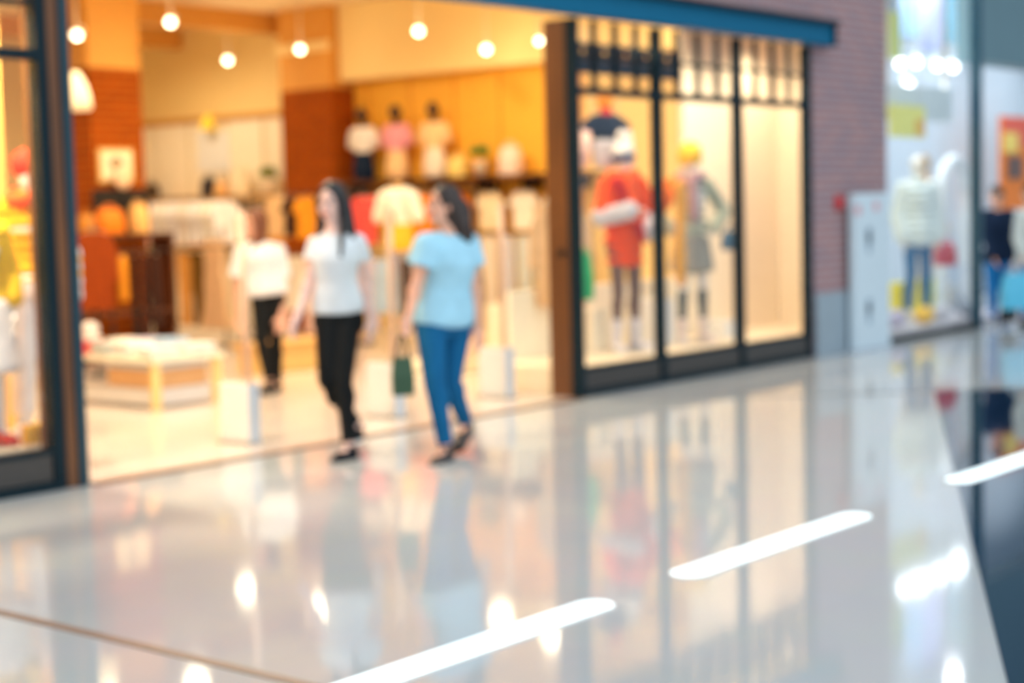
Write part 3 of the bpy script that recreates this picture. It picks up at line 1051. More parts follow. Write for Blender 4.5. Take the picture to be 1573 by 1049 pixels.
def scarf(t, J, mt, name='scarf', tails=True):
    s, f, u = head_axes(J)
    mb = Mb()
    n = 14
    pts = [J['neck'] + s * 0.105 * math.cos(2 * math.pi * k / n) + f * 0.10 * math.sin(2 * math.pi * k / n) + u * (0.02 + 0.02 * math.sin(4 * math.pi * k / n)) for k in range(n + 1)]
    for a, b in zip(pts[:-1], pts[1:]):
        mb.cap(a, b, 0.048, 0.048, 10)
    if tails:
        p = J['neck'] + f * 0.14 - s * 0.03
        mb.cap(p, p - V((0, 0, 0.34)) + f * 0.05, 0.05, 0.045)
    return mb.make(name, mt, t, voxel=0.012, smooth=3)


ZP = 0.226
# bay 1
b1 = pY(962, 500, 0.56)
t, J = mannequin('mannequin', 'mannequin in orange and red puffer jacket and blue bobble hat in the right window', (b1.x, 0.56), math.radians(-20), ZP, 1.82, arms='folded')
legwear(t, 'leggings', cloth('grey_brown', (120, 96, 86)), J, 0.9, 0.006, 0.7, voxel=0.012)
puffer(t, J, cloth('orange_red', (252, 84, 14)), 1.0, 0.20)
# red body panel with grey sleeves and a shoulder strap, as in the photo
s_, f_, u_ = head_axes(J)
mb = Mb()
for a in ('R', 'L'):
    for i in range(4):
        mb.ell(lerp(J['el' + a], J['wr' + a], i / 3), (0.086,) * 3, seg=12)
mb.make('grey_sleeve_panel', cloth('silver_grey', (208, 206, 214)), t, voxel=0.014)
mb = Mb()
mb.cap(J['shR'] + f_ * 0.13 + u_ * .04, lerp(J['shL'], J['hipL'], .95) + f_ * 0.185, 0.035, 0.035)
mb.make('crossbody_strap', cloth('deep_red', (196, 26, 30)), t, voxel=0.012)
scarf(t, J, cloth('vivid_orange', (250, 96, 40)), 'hood')
beanie(t, J, cloth('hat_white', (238, 236, 234)), cloth('hat_white', (238, 236, 234)), cloth('hat_blue', (52, 62, 104)))
shoes(t, J, cloth('pale_boot', (224, 220, 226)), M_COOLW, 'boot', tall=0.16)
bj = J
# bay 2
b2 = pY(1064, 500, 0.52)
t, J = mannequin('mannequin', 'mannequin in yellow beanie, mauve scarf and grey green jacket in the right window', (b2.x, 0.52), math.radians(-38), ZP, 1.80, arms='hips')
legwear(t, 'leggings', cloth('slate', (92, 100, 100)), J, 0.86, 0.004, 0.85, voxel=0.012)
puffer(t, J, cloth('sage_grey', (172, 178, 158)), 0.86, 0.10, 'jacket', 1.9, 0.028)
mb = Mb()
for i in range(5):
    mb.ell(lerp(J['elR'], J['shR'], i / 4), (0.092,) * 3, seg=12)
mb.make('orange_shoulder_panel', cloth('warm_orange', (244, 132, 40)), t, voxel=0.014)
scarf(t, J, cloth('mauve', (172, 140, 146)), 'scarf')
beanie(t, J, cloth('yellow_knit', (252, 200, 60)), None, None, 1.22)
pelv = (J['hipL'] + J['hipR']) / 2
f_ = J['face']
s_ = (J['hipL'] - J['hipR']).normalized()
mb = Mb()
for i in [k / 4 for k in range(17)]:
    mb.ell(pelv + V((0, 0, 0.02 - 0.07 * i)), (0.17 + .012 * i, 0.13 + .01 * i, 0.05), (s_, s_.cross(V((0, 0, 1))), V((0, 0, 1))), 18)
mb.make('skirt', cloth('grey_plaid', (150, 148, 138)), t, voxel=0.013)
shoes(t, J, cloth('blush_white', (238, 222, 214)), M_COOLW, 'boot', tall=0.10)
q = J['wrL'] + V((0, 0, -0.02))
bag('handbag', 'small steel blue handbag at the hip of the yellow-hatted mannequin', (q.x + 0.16, q.y - 0.1, q.z + 0.0), (0.2, 0.08, 0.17), mat('steel_blue_leather', (66, 108, 134), 0.4), math.radians(-38), None, 0.07)
# long orange scarf hanging left of it
o1 = pY(1044, 285, 0.40)
mb = Mb()
for i in range(14):
    z = o1.z - i * 0.065
    mb.ell((o1.x + 0.02 * math.sin(i * .5), 0.40, z), (0.085 + .02 * math.sin(i * .8), 0.03, 0.05), seg=12)
mb.cyl((o1.x, 0.40, o1.z + 0.02), (o1.x, 0.40, 3.09), 0.004, 0.004, 6)
tag(mb.make('hanging_scarf', cloth('amber', (240, 170, 70)), voxel=0.0, shade=True), 'long amber scarf hanging in the window, left of the yellow-hatted mannequin', 'scarf')


# ================================================================== GARMENTS (prototypes hang from z = 0, width along x)
def garment_mesh(kind):
    mb = Mb()
    if kind == 'tee':
        mb.prism([(-.075, -.055), (-.20, -.09), (-.31, -.27), (-.235, -.32), (-.195, -.24), (-.205, -.66), (.205, -.66), (.195, -.24), (.235, -.32), (.31, -.27), (.20, -.09), (.075, -.055), (0, -.095)], -.032, .032)
    elif kind == 'coat':
        mb.prism([(-.07, -.05), (-.20, -.09), (-.29, -.30), (-.30, -.66), (-.225, -.68), (-.205, -.34), (-.235, -1.02), (.235, -1.02), (.205, -.34), (.225, -.68), (.30, -.66), (.29, -.30), (.20, -.09), (.07, -.05), (0, -.08)], -.05, .05)
    elif kind == 'jacket':
        mb.prism([(-.07, -.05), (-.20, -.09), (-.28, -.30), (-.29, -.58), (-.215, -.60), (-.205, -.34), (-.215, -.64), (.215, -.64), (.205, -.34), (.215, -.60), (.29, -.58), (.28, -.30), (.20, -.09), (.07, -.05), (0, -.08)], -.055, .055)
    elif kind == 'trousers':
        mb.prism([(-.11, -.05), (-.125, -.30), (-.115, -1.02), (.095, -1.02), (.125, -.30), (.11, -.05)], -.028, .028)
    elif kind == 'skirt':
        mb.prism([(-.13, -.05), (-.19, -.30), (-.235, -.78), (.235, -.78), (.19, -.30), (.13, -.05)], -.035, .035)
    elif kind == 'dress':
        mb.prism([(-.06, -.055), (-.15, -.08), (-.16, -.24), (-.14, -.42), (-.26, -1.08), (.26, -1.08), (.14, -.42), (.16, -.24), (.15, -.08), (.06, -.055), (0, -.12)], -.035, .035)
    ph = random.random() * 6

    def fold(v):
        t = min(1.0, max(0.0, -v.co.z / 0.9))
        v.co.y += 0.016 * t * math.sin(v.co.x * 38 + ph) + 0.008 * t * math.sin(v.co.x * 71 + v.co.z * 4)
        v.co.y *= 0.9
    return mb, fold


PROTO = {}
KINDNAME = {'tee': 't_shirt', 'coat': 'coat', 'jacket': 'jacket', 'trousers': 'trousers', 'skirt': 'skirt', 'dress': 'dress'}


def garment(kind, loc, rz, clothm, label, group=None, scale=1.0, cat=None):
    loc = V(loc)
    if kind not in PROTO:
        t = thing(KINDNAME[kind], label, cat or KINDNAME[kind].replace('_', ' '), (0, 0, 0), 0, group)
        mb, fold = garment_mesh(kind)
        mb.make('cloth', clothm, t, voxel=0.014, smooth=4, fold=fold)
        hg = Mb()
        w = 0.16 if kind not in ('trousers', 'skirt') else 0.10
        hg.tube([V((-w, 0, -.07)), V((0, 0, -.035)), V((w, 0, -.07))], 0.006)
        q7 = V((.7071, .7071, 0)) * .021
        hg.tube([V((0, 0, -.035)), q7 + V((0, 0, -.018)), q7] + [q7 * math.cos(a_) + V((0, 0, .021 * math.sin(a_))) for a_ in [math.pi * k / 8 for k in range(1, 8)]] + [q7 * -1], 0.0022, 6)
        hg.make('hanger', M_STEEL, t, shade=True)
        t.location = loc
        t.rotation_euler = (0, 0, rz)
        t.scale = (scale,) * 3
        PROTO[kind] = t
        return t
    p = PROTO[kind]
    return copy_thing(p, loc, rz, label, {'cloth': clothm}, group, (scale,) * 3) if group else _cp(p, loc, rz, label, clothm, scale)


def _cp(p, loc, rz, label, clothm, scale):
    r = copy_thing(p, loc, rz, label, {'cloth': clothm}, None, (scale,) * 3)
    if 'group' in r:
        del r['group']
    return r


def rail_stand(name, label, a, b, ztops, foot=True):
    a, b = V(a), V(b)
    t = thing(name, label, 'clothes rail', ((a.x + b.x) / 2, (a.y + b.y) / 2, 0))
    z1 = max(ztops)
    for z in ztops:
        Mb().cyl((a.x, a.y, z), (b.x, b.y, z), 0.008, 0.008, 12).make('rail', M_BLACK, t, shade=True)
    d = (b - a).normalized()
    n = V((-d.y, d.x, 0))
    for q in (a, b):
        Mb().cyl((q.x, q.y, 0.03), (q.x, q.y, z1 + 0.012), 0.013, 0.013, 12).make('post', M_BLACK, t, shade=True)
        Mb().cap(V((q.x, q.y, 0.018)) - n * .24, V((q.x, q.y, 0.018)) + n * .24, 0.016, 0.016).make('foot', M_BLACK, t, shade=True)
    return t


ORD = ['first', 'second', 'third', 'fourth', 'fifth', 'sixth', 'seventh', 'eighth', 'ninth', 'tenth', 'eleventh', 'twelfth']
C = {k: cloth(k.replace(' ', '_'), v) for k, v in {
    'white': (246, 240, 234), 'off white': (240, 226, 208), 'cream': (250, 228, 190), 'beige': (226, 186, 142), 'tan': (222, 156, 76), 'olive': (120, 84, 28), 'black': (30, 24, 22),
    'dark brown': (62, 36, 28), 'rust': (150, 62, 14), 'golden': (228, 146, 36), 'peach': (250, 206, 152), 'pale grey': (206, 200, 198), 'silver grey': (188, 186, 190), 'blush': (246, 208, 196),
    'coral': (232, 84, 78), 'lavender': (196, 188, 212), 'pale blue': (176, 202, 228), 'yellow': (252, 196, 58), 'navy': (44, 46, 70), 'orange': (242, 130, 36), 'pink': (240, 164, 176), 'ivory': (252, 240, 222)}.items()}
RZ = math.radians(90)      # hung facing out from the right wall

# right wall: shelf, rails and what hangs under it
sh = thing('wall_shelf', 'long dark brown shelf on the yellow wall carrying three display torsos', 'shelf', (9.4, 5.3, 1.86))
Mb().box((9.12, 3.3, 1.845), (9.563, 7.18, 1.89)).make('board', M_DWOOD, sh, 0.004)
for k in range(6):
    y = 3.5 + k * 0.7
    Mb().box((9.2, y - .012, 1.72), (9.56, y + .012, 1.8445)).make('bracket', M_BLACK, sh)
rl = thing('wall_rail', 'upper clothes rail under the dark shelf on the right wall', 'clothes rail', (9.33, 5.2, 1.74))
Mb().cyl((9.33, 3.42, 1.745), (9.33, 7.1, 1.745), 0.008, 0.008, 12).make('rail', M_BLACK, rl, shade=True)
for y in (3.6, 5.2, 7.0):
    Mb().cyl((9.33, y, 1.745), (9.33, y, 1.844), 0.008, 0.008, 8).make('hook', M_BLACK, rl, shade=True)
rl2 = thing('wall_rail', 'lower clothes rail on the right wall, holding pale trousers', 'clothes rail', (9.33, 5.0, 1.2))
Mb().cyl((9.33, 3.42, 1.215), (9.33, 7.1, 1.215), 0.008, 0.008, 12).make('rail', M_BLACK, rl2, shade=True)
for y in (3.45, 5.2, 7.0):
    Mb().cyl((9.33, y, 1.215), (9.563, y, 1.215), 0.008, 0.008, 8).make('bracket', M_BLACK, rl2, shade=True)
Y0 = 3.78
for i, (c, gap) in enumerate((('ivory', .0), ('ivory', .515), ('cream', .515), ('orange', .515), ('golden', .515), ('blush', .515), ('off white', .515))):
    Y0 += gap
    lb = '%s T-shirt under the dark shelf, %s from the brown door jamb' % (c, ORD[i])
    garment('tee', (9.33, Y0, 1.745), RZ, C[c], lb, 'T-shirts under the wall shelf', 0.755)
Y0 = 3.52
for i, c in enumerate(('white', 'navy', 'pale grey', 'pale grey', 'silver grey', 'off white', 'silver grey', 'pale grey', 'beige', 'off white', 'silver grey', 'lavender')):
    lb = '%s trousers on the lower wall rail, %s from the brown door jamb' % (c, ORD[i])
    garment('trousers', (9.33, Y0, 1.215), RZ, C[c], lb, 'trousers on the lower wall rail', 0.88)
    Y0 += .262
# yellow print on the third tee
pr = pX(782, 318, 9.26)
# torsos on the shelf
M_BDARK = mat('bust_dark', (66, 40, 24), 0.4)


def fine(seq, m=4):
    out = []
    for a, b in zip(seq[:-1], seq[1:]):
        out += [tuple(lerp(a[i], b[i], k / m) for i in range(3)) for k in range(m)]
    return out + [seq[-1]]


def torso_form(name, label, x, y, z, top, bottom, topmat, botmat, headm, rz=RZ, s=1.0, neckm=None):
    t = thing(name, label, 'display torso', (x, y, z), -RZ if rz == RZ else rz, 'display torsos on the dark wall shelf')
    M = world(t)
    fwd, side = M.to_3x3() @ V((0, -1, 0)), M.to_3x3() @ V((1, 0, 0))
    P = lambda a, b, c: M @ V((a * s, b * s, c * s))
    mb = Mb()
    for q, w, d in fine(((.05, .15, .11), (.14, .16, .115), (.24, .145, .10), (.34, .125, .09))):
        mb.ell(P(0, 0, q), (w * s, d * s, .07 * s), (side, fwd * -1, V((0, 0, 1))), 18)
    mb.make('skirt', botmat, t, voxel=.013)
    mb = Mb()
    for q, w, d in fine(((.36, .128, .092), (.44, .14, .105), (.52, .15, .105), (.60, .13, .09))):
        mb.ell(P(0, 0, q), (w * s, d * s, .06 * s), (side, fwd * -1, V((0, 0, 1))), 18)
    for sg in (-1, 1):
        mb.cap(P(sg * .12, 0, .61), P(sg * .17, 0, .58), .055 * s, .055 * s)
        mb.cap(P(sg * .17, 0, .58), P(sg * .205, 0, .44), .055 * s, .05 * s)
    mb.make('top', topmat, t, voxel=.013)
    mb = Mb().cap(P(0, 0, .62), P(0, 0, .72), .045 * s, .042 * s).ell(P(0, -.01, .80), (.068 * s, .085 * s, .10 * s), (side, fwd * -1, V((0, 0, 1))), 16)
    mb.make('head', headm, t, voxel=.012)
    return t


for (px, c1, c2, hm, lb) in ((560, C['white'], C['navy'], M_BDARK, 'display torso in white top and navy bottoms, beside the brick pillar'),
                             (611, C['pink'], C['peach'], M_BDARK, 'display torso in pink top and peach skirt, middle of the three on the shelf'),
                             (669, C['peach'], C['off white'], M_BDARK, 'display torso with tall dark head in pale top and off white skirt')):
    q = pX(px, 276, 9.33)
    torso_form('display_torso', lb, 9.33, q.y, 1.891, None, None, c1, c2, hm, s=1.03)
# small plant and white bags on the shelf
q = pX(738, 262, 9.33)
pl = thing('potted_plant', 'small green plant in a cream pot on the dark wall shelf', 'plant', (9.33, q.y, 1.891))
Mb().lathe([(.06, 0), (.085, .16), (.09, .17), (.075, .17)], (9.33, q.y, 1.891)).make('pot', M_CREAM2, pl, shade=True)
mb = Mb()
for k in range(16):
    a = k * 2.4
    l = .10 + .07 * ((k * 7) % 5) / 5
    p0 = V((9.33, q.y, 2.05))
    mb.ell(p0 + V((math.cos(a) * l * .55, math.sin(a) * l * .55, .05 + l * .7)), (.018, .05, .07), (V((-math.sin(a), math.cos(a), 0)), V((math.cos(a), math.sin(a), .6)).normalized(), V((-.5 * math.cos(a), -.5 * math.sin(a), .8)).normalized()), 8)
mb.make('foliage', mat('leaf_green', (120, 132, 36), 0.5), pl, shade=True)
q = pX(704, 262, 9.33)
bag('handbag', 'pale yellow bag on the wall shelf, left of the small plant', (9.33, q.y, 2.13), (.24, .12, .24), mat('pale_yellow_leather', (252, 220, 130), .5), RZ, None, .07)
q = pX(785, 262, 9.33)
bag('handbag', 'blush white bag on the wall shelf, right of the small plant', (9.33, q.y, 2.22), (.26, .13, .33), mat('blush_leather', (250, 222, 206), .5), RZ, None, .07)

# middle display: T-shirt on a stand, pink top rail
q = pD(612, 335, 16.4)
st = thing('display_stand', 'torso stand wearing a white T-shirt with yellow lower half, between the two women', 'display stand', (q.x, q.y, 0), -RZ)
MW = world(st)
sd, fw_ = MW.to_3x3() @ V((1, 0, 0)), MW.to_3x3() @ V((0, -1, 0))
zz = q.z - .32
Mb().cyl((q.x, q.y, 0), (q.x, q.y, .02), .18, .18, 28).cyl((q.x, q.y, .02), (q.x, q.y, zz), .016, .016, 12).make('pole', M_STEEL, st)
mb = Mb()
for a, w, d in fine(((0, .168, .118), (.08, .165, .115), (.15, .163, .115), (.2, .16, .114))):
    mb.ell(V((q.x, q.y, zz + .04 + a)), (w, d, .06), (sd, fw_ * -1, V((0, 0, 1))), 18)
mb.make('yellow_hem', C['yellow'], st, voxel=.012)
mb = Mb()
for a, w, d in fine(((.27, .155, .11), (.33, .15, .105), (.4, .155, .11), (.5, .15, .105), (.57, .13, .09))):
    mb.ell(V((q.x, q.y, zz + a)), (w, d, .06), (sd, fw_ * -1, V((0, 0, 1))), 18)
for sg in (-1, 1):
    c0 = V((q.x, q.y, zz + .57)) + sd * sg * .12
    mb.cap(c0, c0 + sd * sg * .09 - V((0, 0, .04)), .06, .06)
    mb.cap(c0 + sd * sg * .09 - V((0, 0, .04)), c0 + sd * sg * .15 - V((0, 0, .24)), .06, .065)
mb.make('shirt_top', C['ivory'], st, voxel=.012)
Mb().lathe([(.055, 0), (.05, .05), (.052, .06), (.02, .075)], (q.x, q.y, zz + .60)).make('neck_cap', M_LWOOD, st, shade=True)
mb = Mb().ell(V((q.x, q.y, zz + .30)) + fw_ * .112, (.055, .02, .10), (sd, fw_ * -1, V((0, 0, 1))), 14)
mb.make('print', C['golden'], st, shade=True)

# rail between the women: coral tops above, pale blue and lavender below
qa = pX(545, 300, 7.35)
rail_stand('clothes_rail', 'low clothes rail with coral tops, glimpsed between the two women', (7.35, 3.35, 0), (7.35, 5.6, 0), (1.72, 1.02))
for i, (px, c, k, z, lb) in enumerate(((561, 'coral', 'tee', 1.72, 'coral pink top just right of the black-haired woman'),
                                       (640, 'orange', 'tee', 1.72, 'orange top half hidden by the woman in light blue'),
                                       (590, 'pale blue', 'dress', 1.36, ''),
                                       )):
    if not lb:
        continue
    y = pX(px, 330, 7.35).y
    garment(k, (7.35, y, z), RZ, C[c], lb, None, .86)
for px, c, kind, lb in ((572, 'lavender', 'trousers', 'lavender trousers hanging low between the two women, beside white shirt'),
                        (592, 'pale blue', 'skirt', 'pale blue skirt hanging low behind the second security gate'),
                        (622, 'dark brown', 'trousers', 'dark brown trousers hanging behind the second security gate pole'),
                        (546, 'lavender', 'skirt', 'lavender skirt hanging low behind the black-haired woman')):
    y = pX(px, 440, 7.35).y
    garment(kind, (7.35, y, 1.02), RZ, C[c], lb, None, .80)

# rail behind the shopper in white: peach coat, brown jacket, cream and pink pieces
rail_stand('clothes_rail', 'clothes rail with peach coat, right behind the shopper in white', (7.6, 5.35, 0), (7.6, 7.1, 0), (1.74, 1.05))
for px, z, c, kind, sc, lb in ((428, 1.74, 'peach', 'jacket', .80, 'peach jacket hanging right above the shopper in the loose white T-shirt'),
                               (453, 1.74, 'dark brown', 'tee', .74, 'small dark brown top between the peach jacket and the black-haired woman'),
                               (473, 1.74, 'golden', 'tee', .80, 'golden top hanging just left of the black-haired woman'),
                               (456, 1.05, 'ivory', 'skirt', .86, 'ivory skirt on the lower rail, right of the shopper in white'),
                               (478, 1.05, 'blush', 'trousers', .90, 'blush trousers on the lower rail beside the black-haired woman'),
                               (432, 1.05, 'blush', 'trousers', .90, 'blush trousers hanging directly behind the shopper in white')):
    y = pX(px, 330 if z > 1.5 else 440, 7.6).y
    garment(kind, (7.6, y, z), {453: 0.0, 473: 0.0}.get(px, RZ), C[c], lb, None, sc)

# tall rack left of the shopper: white tops above, long trousers below
rail_stand('clothes_rail', 'tall two-level clothes rail of white tops and long trousers by the left pillar', (7.0, 6.55, 0), (7.0, 8.55, 0), (1.72, 1.12))
for i in range(10):
    y = 6.86 + i * .138
    c = ('white', 'ivory', 'white', 'white', 'off white', 'white', 'white', 'ivory', 'white', 'blush', 'off white')[i]
    garment('tee', (7.0, y, 1.72), 0.0, C[c], '%s top hung edge-on in the white row, %s counted from the shopper' % (c, ORD[i]), 'white tops on the tall rack', .82)
for i, (px, c) in enumerate(((238, 'dark brown'), (262, 'beige'), (285, 'tan'), (305, 'olive'), (324, 'black'))):
    y = pX(px, 440, 7.0).y
    garment('trousers', (7.0, y, 1.12), RZ, C[c], '%s trousers on the tall rack under the white tops' % c, 'long trousers on the tall rack', .89)
y = pX(343, 440, 6.9).y
garment('dress', (6.68, y - .12, 1.30), RZ, C['beige'], 'long beige dress hanging at the end of the tall rack', None, 1.0)
y -= .12
hk = thing('display_post', 'slim post with a hook holding the long beige dress', 'post', (6.80, y, 0))
Mb().cyl((6.82, y, .02), (6.82, y, 1.37), .012, .012, 10).tube([V((6.82, y, 1.302)), V((6.64, y, 1.302))], .006).make('pole', M_BLACK, hk, shade=True)
Mb().cyl((6.82, y, 0.001), (6.82, y, .02), .10, .10, 24).make('base', M_BLACK, hk)
# round hat in front of the black trousers
q = pX(322, 398, 6.86)

# front left rack: rust coat, golden coat, dark trousers
rail_stand('clothes_rail', 'clothes rail of golden jacket and dark trousers beside the rust coat', (4.06, 5.105, 0), (6.3, 5.5, 0), (1.18,))
for px, z, c, kind, sc, lb in ((144, 1.42, 'rust', 'coat', .76, 'long rust orange coat hanging beside the teal left post'),
                               (188, 1.18, 'golden', 'jacket', .74, 'golden yellow jacket hanging between the rust coat and dark trousers'),
                               (206, 1.18, 'black', 'trousers', .95, 'black trousers next to the golden jacket'),
                               (222, 1.18, 'dark brown', 'trousers', .95, 'dark brown trousers right of the black pair beside the golden jacket'),
                               (240, 1.18, 'dark brown', 'skirt', .95, 'dark brown skirt at the right end of the front rail')):
    u_ = 0.0
    best = None
    for k in range(200):
        a = V((3.75, 5.05, 1.1)).lerp(V((6.0, 5.45, 1.1)), k / 199)
        d = a - EYE
        x = W / 2 + FPX * d.dot(RT) / d.dot(FW)
        if best is None or abs(x - px) < best[0]:
            best = (abs(x - px), a)
    a = best[1]
    if kind == 'coat':
        hp_ = thing('display_post', 'slim post with a hook holding the rust orange coat', 'post', (a.x, a.y, 0))
        n_ = V((.62, .78, 0))
        pb = V((a.x, a.y, 0)) + n_ * .16
        Mb().cyl((pb.x, pb.y, .02), (pb.x, pb.y, z + .06), .012, .012, 10).tube([V((pb.x, pb.y, z + .002)), V((a.x, a.y, z + .002)) + n_ * -.05], .006).make('pole', M_BLACK, hp_, shade=True)
        Mb().cyl((pb.x - .05, pb.y, 0.001), (pb.x - .05, pb.y, .02), .075, .075, 24).make('base', M_BLACK, hp_)
    garment(kind, (a.x, a.y, z), math.radians(10 + 42) if kind != 'coat' else math.radians(-38), C[c], lb, None, sc)

# gondola with bags against the left pillar
gd = thing('display_shelf', 'wooden shelf unit with bags in front of the left brick pillar', 'shelf', (5.2, 6.2, 0))
Mb().box((4.45, 6.05, 1.30), (5.62, 6.45, 1.34)).make('top_board', M_DWOOD, gd, .004)
for x in (4.47, 5.60):
    Mb().box((x - .02, 6.07, .002), (x + .02, 6.43, 1.299)).make('side_panel', M_DWOOD, gd, .003)
Mb().box((4.495, 6.07, .5), (5.575, 6.43, .54)).make('shelf_board', M_DWOOD, gd, .003)
bk = Mb().box((4.87, 6.41, 1.341), (5.58, 6.45, 1.80)).make('back_board', M_BLACK, gd, .004)
for px, w, h, c, lb in ((168, .30, .26, mat('orange_leather', (248, 130, 20), .45), 'bright orange handbag below the framed notice on the pillar'),
                        (213, .19, .30, mat('peach_leather', (250, 190, 112), .45), 'peach handbag at the right end of the shelf by the pillar'),
                        (132, .16, .20, mat('mustard_leather', (206, 130, 34), .45), 'mustard bag beside the teal post on the pillar shelf')):
    q = pY(px, 330, 6.22)
    bag('handbag', lb, (q.x, 6.22, 1.341 + h), (w, .13, h), c, math.radians(8), None, .06)
q = pY(186, 290, 6.46)
pt = Mb().ell((q.x, 6.43, 1.801 + .13), (.11, .045, .13), seg=20)
tag(pt.make('round_vase', mat('blush_ceramic', (248, 206, 164), .4), shade=True), 'pale rounded vase standing on the black back board below the notice', 'vase')
# framed notice
a, b = pY(150, 228, 6.5), pY(205, 280, 6.5)
nt_ = thing('framed_notice', 'square cream notice with a grey oval, framed on the left brick pillar', 'sign', ((a.x + b.x) / 2, 6.5, b.z))
Mb().box((a.x, 6.485, b.z), (b.x, 6.519, a.z)).make('frame', mat('pale_gold_frame', (236, 188, 104), .4), nt_, .006)
Mb().box((a.x + .03, 6.480, b.z + .03), (b.x - .03, 6.4845, a.z - .03)).make('panel', C['cream'], nt_)
Mb().ell(((a.x + b.x) / 2, 6.4795, (a.z + b.z) / 2 + .02), (.095, .002, .07), seg=24).make('oval_mark', mat('grey_ink', (150, 128, 92), .7), nt_, shade=True)

# items on the tall cream panels: white picture, yellow shade, bags on a ledge
ld = Mb().box((9.2, 8.25, 1.72), (9.544, 12.6, 1.76))
tag(ld.make('wall_ledge', M_LWOOD, bevel=.004), 'pale wooden ledge along the tall cream panels', 'shelf')
a, b = pX(300, 205, 9.5), pX(350, 262, 9.5)
wp = thing('wall_poster', 'bright white poster on the tall cream panels', 'poster', (9.53, (a.y + b.y) / 2, b.z))
Mb().box((9.525, b.y, b.z), (9.5445, a.y, a.z)).make('board', M_WHITE, wp, .003)
q = pX(321, 188, 9.45)
tag(Mb().lathe([(.11, -.10), (.09, 0), (.04, .08), (.02, .10)], (9.43, q.y, q.z), 20).cyl((9.43, q.y, q.z + .1), (9.599, q.y, q.z + .1), .012, .012, 8).make('wall_lamp', mat('yellow_shade', (252, 216, 70), .5, emit=(255, 200, 60), estr=.3), shade=True), 'small yellow wall lamp above the white poster', 'lamp')
for px, w, h, c, lb in ((233, .20, .22, M_BDARK, 'small dark brown bag on the ledge beside the left pillar'),
                        (321, .22, .26, mat('navy_leather', (30, 32, 52), .45), 'navy bag on the ledge under the white poster'),
                        (340, .16, .20, mat('apricot_leather', (250, 196, 130), .45), 'apricot bag right of the navy bag on the ledge'),
                        (372, .26, .36, mat('ivory_leather', (252, 232, 196), .5), 'ivory tote bag on the ledge, middle of the cream panels')):
    q = pX(px, 290, 9.37)
    bag('handbag', lb, (9.37, q.y, 1.761 + h), (w, .12, h), c, RZ, None, .07)
q = pX(413, 280, 9.37)
pl2 = copy_thing(pl, (9.37, q.y, 1.761), 0, 'small green plant on the pale ledge along the cream panels')
# rail of clothes below that ledge
rl3 = thing('wall_rail', 'clothes rail below the pale ledge on the cream panels', 'clothes rail', (9.35, 9.9, 1.6))
Mb().cyl((9.35, 8.3, 1.60), (9.35, 11.6, 1.60), .008, .008, 12).make('rail', M_BLACK, rl3, shade=True)
for y in (8.35, 9.9, 11.55):
    Mb().cyl((9.35, y, 1.60), (9.35, y, 1.7195), .008, .008, 8).make('hook', M_BLACK, rl3, shade=True)
for i, c in enumerate(('golden', 'cream', 'tan', 'golden', 'beige', 'cream', 'olive')):
    garment('jacket', (9.35, 8.6 + i * .50, 1.60), RZ, C[c], '%s jacket below the pale ledge, %s from the middle brick pillar' % (c, ORD[i]), 'jackets under the pale ledge', .84)

# ------------------------------------------------------------------ furniture on the shop floor
tb = thing('display_table', 'low pale table stacked with white folded clothes near the entrance', 'table', (3.0, 3.0, 0))
TX0, TY0, TX1, TY1 = 2.46, 2.49, 3.18, 3.62
Mb().box((TX0, TY0, .36), (TX1, TY1, .40)).make('table_top', M_CREAM2, tb, .006)
for x in (TX0 + .05, TX1 - .05):
    for y in (TY0 + .05, TY1 - .05):
        Mb().box((x - .03, y - .03, .001), (x + .03, y + .03, .3595)).make('leg', M_CREAM, tb, .003)
Mb().box((TX0 + .085, TY0 + .085, .02), (TX1 - .085, TY1 - .085, .15)).make('lower_shelf', M_ACRYL, tb, .004)
bx = thing('storage_box', 'pale wooden box on the lower shelf of the table of folded clothes', 'box', (2.8, 2.95, .151))
Mb().box((TX0 + .10, TY0 + .11, .152), (TX1 - .11, TY0 + .72, .30)).make('box_body', mat('tan_board', (226, 176, 122), .6), bx, .006)
Mb().box((TX0 + .095, TY0 + .105, .301), (TX1 - .105, TY0 + .725, .335)).make('lid', M_BLUEACR, bx, .006)


def folded(p, size, n, mt, label, rz=0.0):
    t = thing('folded_clothes', label, 'folded clothes', p, rz, 'folded clothes on the low table')
    M = world(t)
    for k in range(n):
        j = random.uniform(-.012, .012)
        mb = Mb()
        h = size[2] / n
        mb.box((-size[0] / 2 + j, -size[1] / 2 - j, k * h + .0005), (size[0] / 2 + j, size[1] / 2 - j, (k + 1) * h - .0005), M)
        mb.make('garment', mt, t, bevel=h * .42, shade=True)
    return t


FC = [('white', 'white'), ('pale grey', 'pale grey'), ('ivory', 'ivory'), ('pale blue', 'pale blue'), ('blush', 'blush'), ('lavender', 'lavender')]
pos = [(2.62, 2.62), (2.62, 2.93), (2.62, 3.24), (2.62, 3.50), (2.98, 2.62), (2.98, 2.93), (2.98, 3.24), (2.98, 3.50)]
for i, (x, y) in enumerate(pos):
    c = ('white', 'white', 'pale grey', 'coral', 'white', 'pale blue', 'lavender', 'ivory')[i]
    folded((x, y, .4005), (.26, .22, .085 + .03 * ((i * 3) % 4) / 3), 3 + i % 3, C[c], 'pile of %s folded clothes on the low table, %s' % (c, ('at its nearest corner', 'second along its left edge', 'third along its left edge', 'at its far left corner', 'at its right front corner', 'second along its right edge', 'third along its right edge', 'at its far right corner')[i]), math.radians(random.uniform(-8, 8)))
q = pD(140, 492, 13.1)
tag(Mb().ell((2.62, 3.50, .60), (.075, .075, .06), seg=18).ell((2.62, 3.50, .525), (.10, .10, .022), seg=20).make('fluffy_hat', cloth('fluffy_white', (250, 236, 226)), voxel=.01), 'white fluffy hat lying on the coral pile of folded clothes', 'hat')

